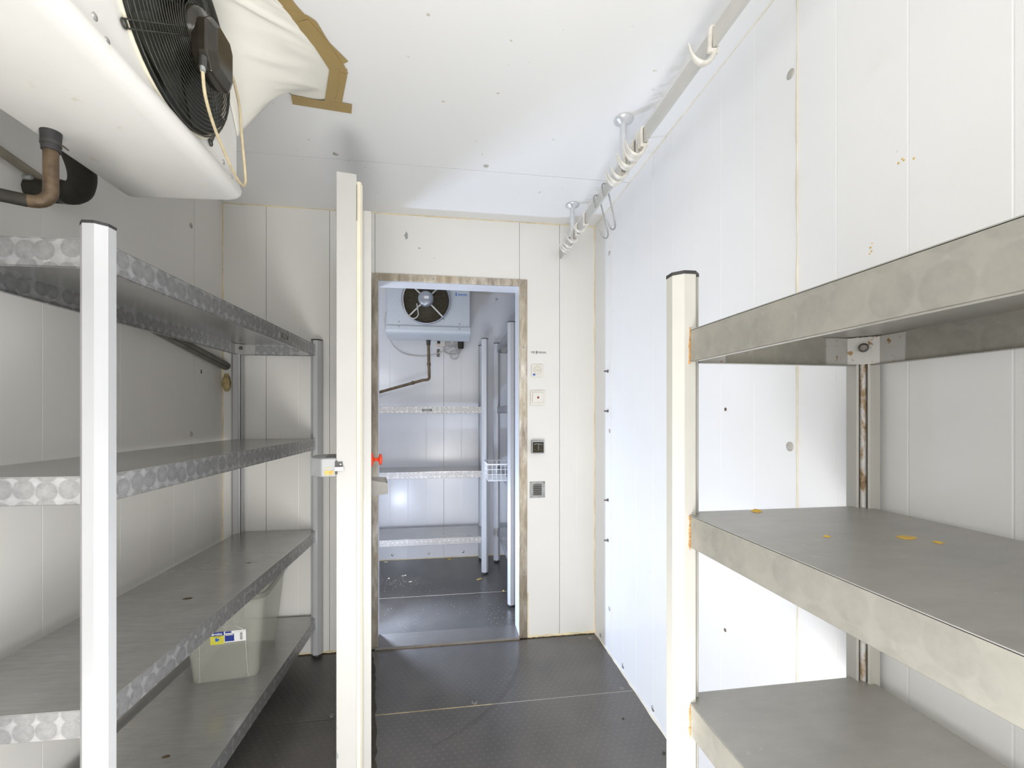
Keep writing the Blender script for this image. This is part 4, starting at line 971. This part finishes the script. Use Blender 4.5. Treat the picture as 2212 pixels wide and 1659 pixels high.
# its drain pipe
o = thing('drain_pipe', 'brown copper drain pipe bending left on the far room wall below the cooler', 'pipe', (0, 0, 0))
MB().tube([(-0.152, 3.66, 1.885), (-0.152, 3.66, 1.874)], 0.020, 14).build('pipe_socket', M['white_plastic'], o)
MB().tube([(-0.152, 3.66, 1.876), (-0.152, 3.66, 1.832)], [0.0185, 0.0155], 14).build('rubber_sleeve', M['black_rubber'], o)
pp = [(-0.152, 3.66, 1.84), (-0.150, 3.69, 1.70), (-0.148, 3.72, 1.575)]
for k in range(1, 6):
    a = PI/2*k/5; pp.append((-0.148-0.022*(1-math.cos(a)), 3.72, 1.575-0.022*math.sin(a)))
pp += [(-0.20, 3.725, 1.550), (-0.60, 3.80, 1.440), (-0.90, 3.86, 1.40), (-0.90, 3.93, 1.395)]
MB().tube(pp, 0.0115, 12).build('pipe_run', M['copper'], o)
for p, q in (((-0.150, 3.693, 1.69), (-0.150, 3.697, 1.67)), ((-0.275, 3.739, 1.5305), (-0.290, 3.742, 1.526))): MB().tube([p, q], 0.0155, 12).build('pipe_coupling', M['copper'], o)
# control boxes and cables beneath the unit
o = thing('control_box', 'small cream thermostat box with dark display under the far cooler', 'box', (-0.062, YF, 1.900))
MB().box(-0.044, 0.044, -0.035, 0, -0.040, 0.045).build('box_case', M['white_plastic'], o, 0.003)
MB().box(-0.025, 0.001, -0.0365, -0.035, -0.017, 0.016).build('display', M['dark_plastic'], o)
link('box_lettering', text_mesh('Danfoss', 0.0075, 0.0003, 0.0002), M['red'], o, (-0.011, -0.0358, -0.027), (PI/2, 0, 0))
o = MB().box(-0.012, 0.012, -0.010, 0, -0.034, 0.034).build('wall_strip', M['drain_grey'], None, 0.001, (-0.078, YF, 1.806), (0, math.radians(2), 0)); tag(o, 'short dark grey strip stuck on the far wall below the cream box', 'strip')
o = thing('junction_box', 'beige electric junction box with cables under the right end of the far cooler', 'box', (0.052, YF, 1.900))
MB().box(-0.045, 0.045, -0.045, 0, -0.038, 0.045).build('box_case', M['cable_grey'], o, 0.003)
MB().box(-0.018, 0.0, -0.047, -0.045, -0.015, 0.04).build('box_lid_slot', M['white_plastic'], o)
o = thing('insulated_pipe', 'black insulated pipe end peeping from under the far cooler', 'pipe', (0, 0, 0))
MB().lathe([(0.022, 1.842), (0.026, 1.852), (0.026, 1.93)], (0.118, 3.88, 0), 'Z', 14).build('insulation_sleeve', M['foam_black'], o)
def cable(pts, r, label, mat='cable_grey', group='cables under the far cooler'):
    o = MB().tube(smooth_path(pts, 6), r, 7).build('cable', M[mat]); tag(o, label, 'cable', group)
cable([(bx0-0.006, 3.62, 2.10), (bx0-0.035, 3.68, 2.06), (bx0-0.040, 3.72, 1.97), (bx0-0.015, 3.80, 1.90), (-0.44, 3.86, 1.84), (-0.36, 3.90, 1.79), (-0.22, 3.915, 1.775), (-0.10, 3.84, 1.785), (0.0, 3.84, 1.83), (0.07, 3.86, 1.862), (0.10, 3.875, 1.868)], 0.0045, 'long pale cable sagging across the wall from the left end of the far cooler')
cable([(-0.030, 3.905, 1.862), (-0.022, 3.905, 1.82), (0.02, 3.905, 1.795), (0.085, 3.905, 1.80), (0.118, 3.905, 1.825), (0.132, 3.905, 1.87)], 0.0055, 'grey cable looping below the two control boxes')
lc = [(0.062+0.036*math.cos(2*PI*k/16+0.6), 3.895+0.003*math.sin(k), 1.788+0.036*math.sin(2*PI*k/16+0.6)) for k in range(17)]
cable([(0.138, 3.895, 1.90), (0.128, 3.895, 1.85)]+lc, 0.0042, 'coiled loop of thin brown-grey cable below the junction box')
cable([(0.060, 3.90, 1.862), (0.085, 3.90, 1.835), (0.105, 3.90, 1.845), (0.112, 3.90, 1.90)], 0.004, 'short grey cable between the junction box and the black pipe end')
# wire basket standing on the narrow rack's third shelf
bk = thing('wire_basket', 'white coated wire basket overhanging the third shelf of the narrow far rack', 'basket', (0.272, 2.965, 0.8135))
bw, bd, hb = 0.42, 0.27, 0.115
def wire(name, pl, r, closed=False):
    m = MB()
    for p in pl: m.tube(p, r, 6, closed)
    return m.build(name, M['wire_white'], bk)
def rr(z, s_=0): return [(s_, s_, z), (bw-s_, s_, z), (bw-s_, bd-s_, z), (s_, bd-s_, z)]
wire('rim_wire', [rr(hb), rr(hb-0.003)], 0.0028, True)
wire('side_rail', [rr(0.045), rr(0.080)], 0.0020, True)
wire('basket_base', [rr(0.003, 0.002)], 0.0022, True)
up = []
for k in range(1, 14):
    x = bw*k/14; up += [[(x, 0, hb), (x, 0, 0.004), (x, bd, 0.004), (x, bd, hb)]]
for k in range(1, 9):
    y = bd*k/9; up += [[(0, y, hb), (0, y, 0.002), (bw, y, 0.002), (bw, y, hb)]]
wire('basket_wires', up, 0.0015)
MB().box(0.002, bw-0.002, 0.002, bd-0.002, 0.0, 0.0012).build('basket_liner', M['pane'], bk)

# ------------------------------------------------------------------ litter on the far floor
def crumb(x, y, r, mat, label, seed, long_=1.0, ang=0.0, group='scraps on the far room floor'):
    random.seed(seed); m = MB(); n = 8; vs = []
    for i, (h, s_) in enumerate(((0.0, 0.8), (0.4, 1.0), (0.8, 0.75), (1.0, 0.3))):
        for k in range(n):
            a = 2*PI*k/n; q = r*s_*random.uniform(0.75, 1.1); X, Y_ = q*math.cos(a)*long_, q*math.sin(a)
            vs.append((X*math.cos(ang)-Y_*math.sin(ang), X*math.sin(ang)+Y_*math.cos(ang), h*r*0.7))
    fs = [(i*n+k, i*n+(k+1) % n, (i+1)*n+(k+1) % n, (i+1)*n+k) for i in range(3) for k in range(n)]+[tuple(range(n-1, -1, -1)), tuple(range(3*n, 4*n))]
    o = m.add(vs, fs, True).build('food_scrap', M[mat], None, 0, (x, y, 0.0)); tag(o, label, 'scrap', group)
crumb(-0.445, 3.491, 0.011, 'crumb_white', 'leftmost white crumb on the far room floor', 1)
crumb(-0.345, 3.530, 0.010, 'crumb_white', 'left half of the white crumb pair on the far room floor', 2)
crumb(-0.325, 3.536, 0.012, 'crumb_white', 'right half of the white crumb pair on the far room floor', 3)
crumb(-0.276, 3.400, 0.008, 'crumb_white', 'oblong white crumb right of the sprinkled bits on the far floor', 4, 2.2, 0.35)
crumb(0.246, 3.378, 0.009, 'crumb_yellow', 'yellow stick-shaped scrap beside the foot of the far rack post', 5, 3.4, 0.45)
crumb(0.40, 3.13, 0.009, 'crumb_yellow', 'orange scrap on the floor joint near the narrow rack', 6)
crumb(0.02, 3.875, 0.012, 'crumb_yellow', 'yellow foam scrap at the foot of the far back wall', 7, 2.0)
crumb(-0.52, 3.88, 0.012, 'crumb_white', 'pale scrap in the far left corner of the visible far floor', 8, 2.0)
m = MB(); random.seed(31)
for k in range(330):
    if k < 150: x, y = random.gauss(-0.35, 0.09), random.gauss(3.40, 0.06)
    elif k < 250: x, y = random.uniform(-0.40, 0.40), random.uniform(2.62, 3.3)
    else: x, y = random.gauss(0.33, 0.07), random.gauss(2.72, 0.12)
    if not (2.61 < y < 3.9 and -0.6 < x < 0.8): continue
    r = random.uniform(0.0007, 0.0020)
    m.add([(x-r, y-r*.7, 0.0), (x+r, y-r, 0.0), (x+r*.8, y+r, 0.0), (x-r*.6, y+r*.9, 0.0), (x, y, r*1.2)], [(0, 1, 4), (1, 2, 4), (2, 3, 4), (3, 0, 4)])
o = m.build('crumbs', M['crumb_white']); o['kind'] = 'stuff'; tag(o, 'fine pale crumbs sprinkled over the far room floor', 'crumbs')
def pebble(x, y, r, label, s_):
    crumb(x, y, r, 'grime_and_shade', label, s_, group='dark specks on the near floor')
pebble(0.802, 1.545, 0.007, 'dark speck near the right wall at the front edge of the near floor', 11)
pebble(0.725, 1.745, 0.005, 'small dark speck near the right wall just before the floor joint', 12)
pebble(0.118, 1.945, 0.006, 'dark speck just beyond the yellow floor joint', 13)

# crisp-edged prisms: nothing should be left without a label/category at top level
for ob in bpy.data.objects:
    if ob.parent is None and ob.get('kind') == 'structure' and 'category' in ob.keys() and ob.name != 'door_1': pass
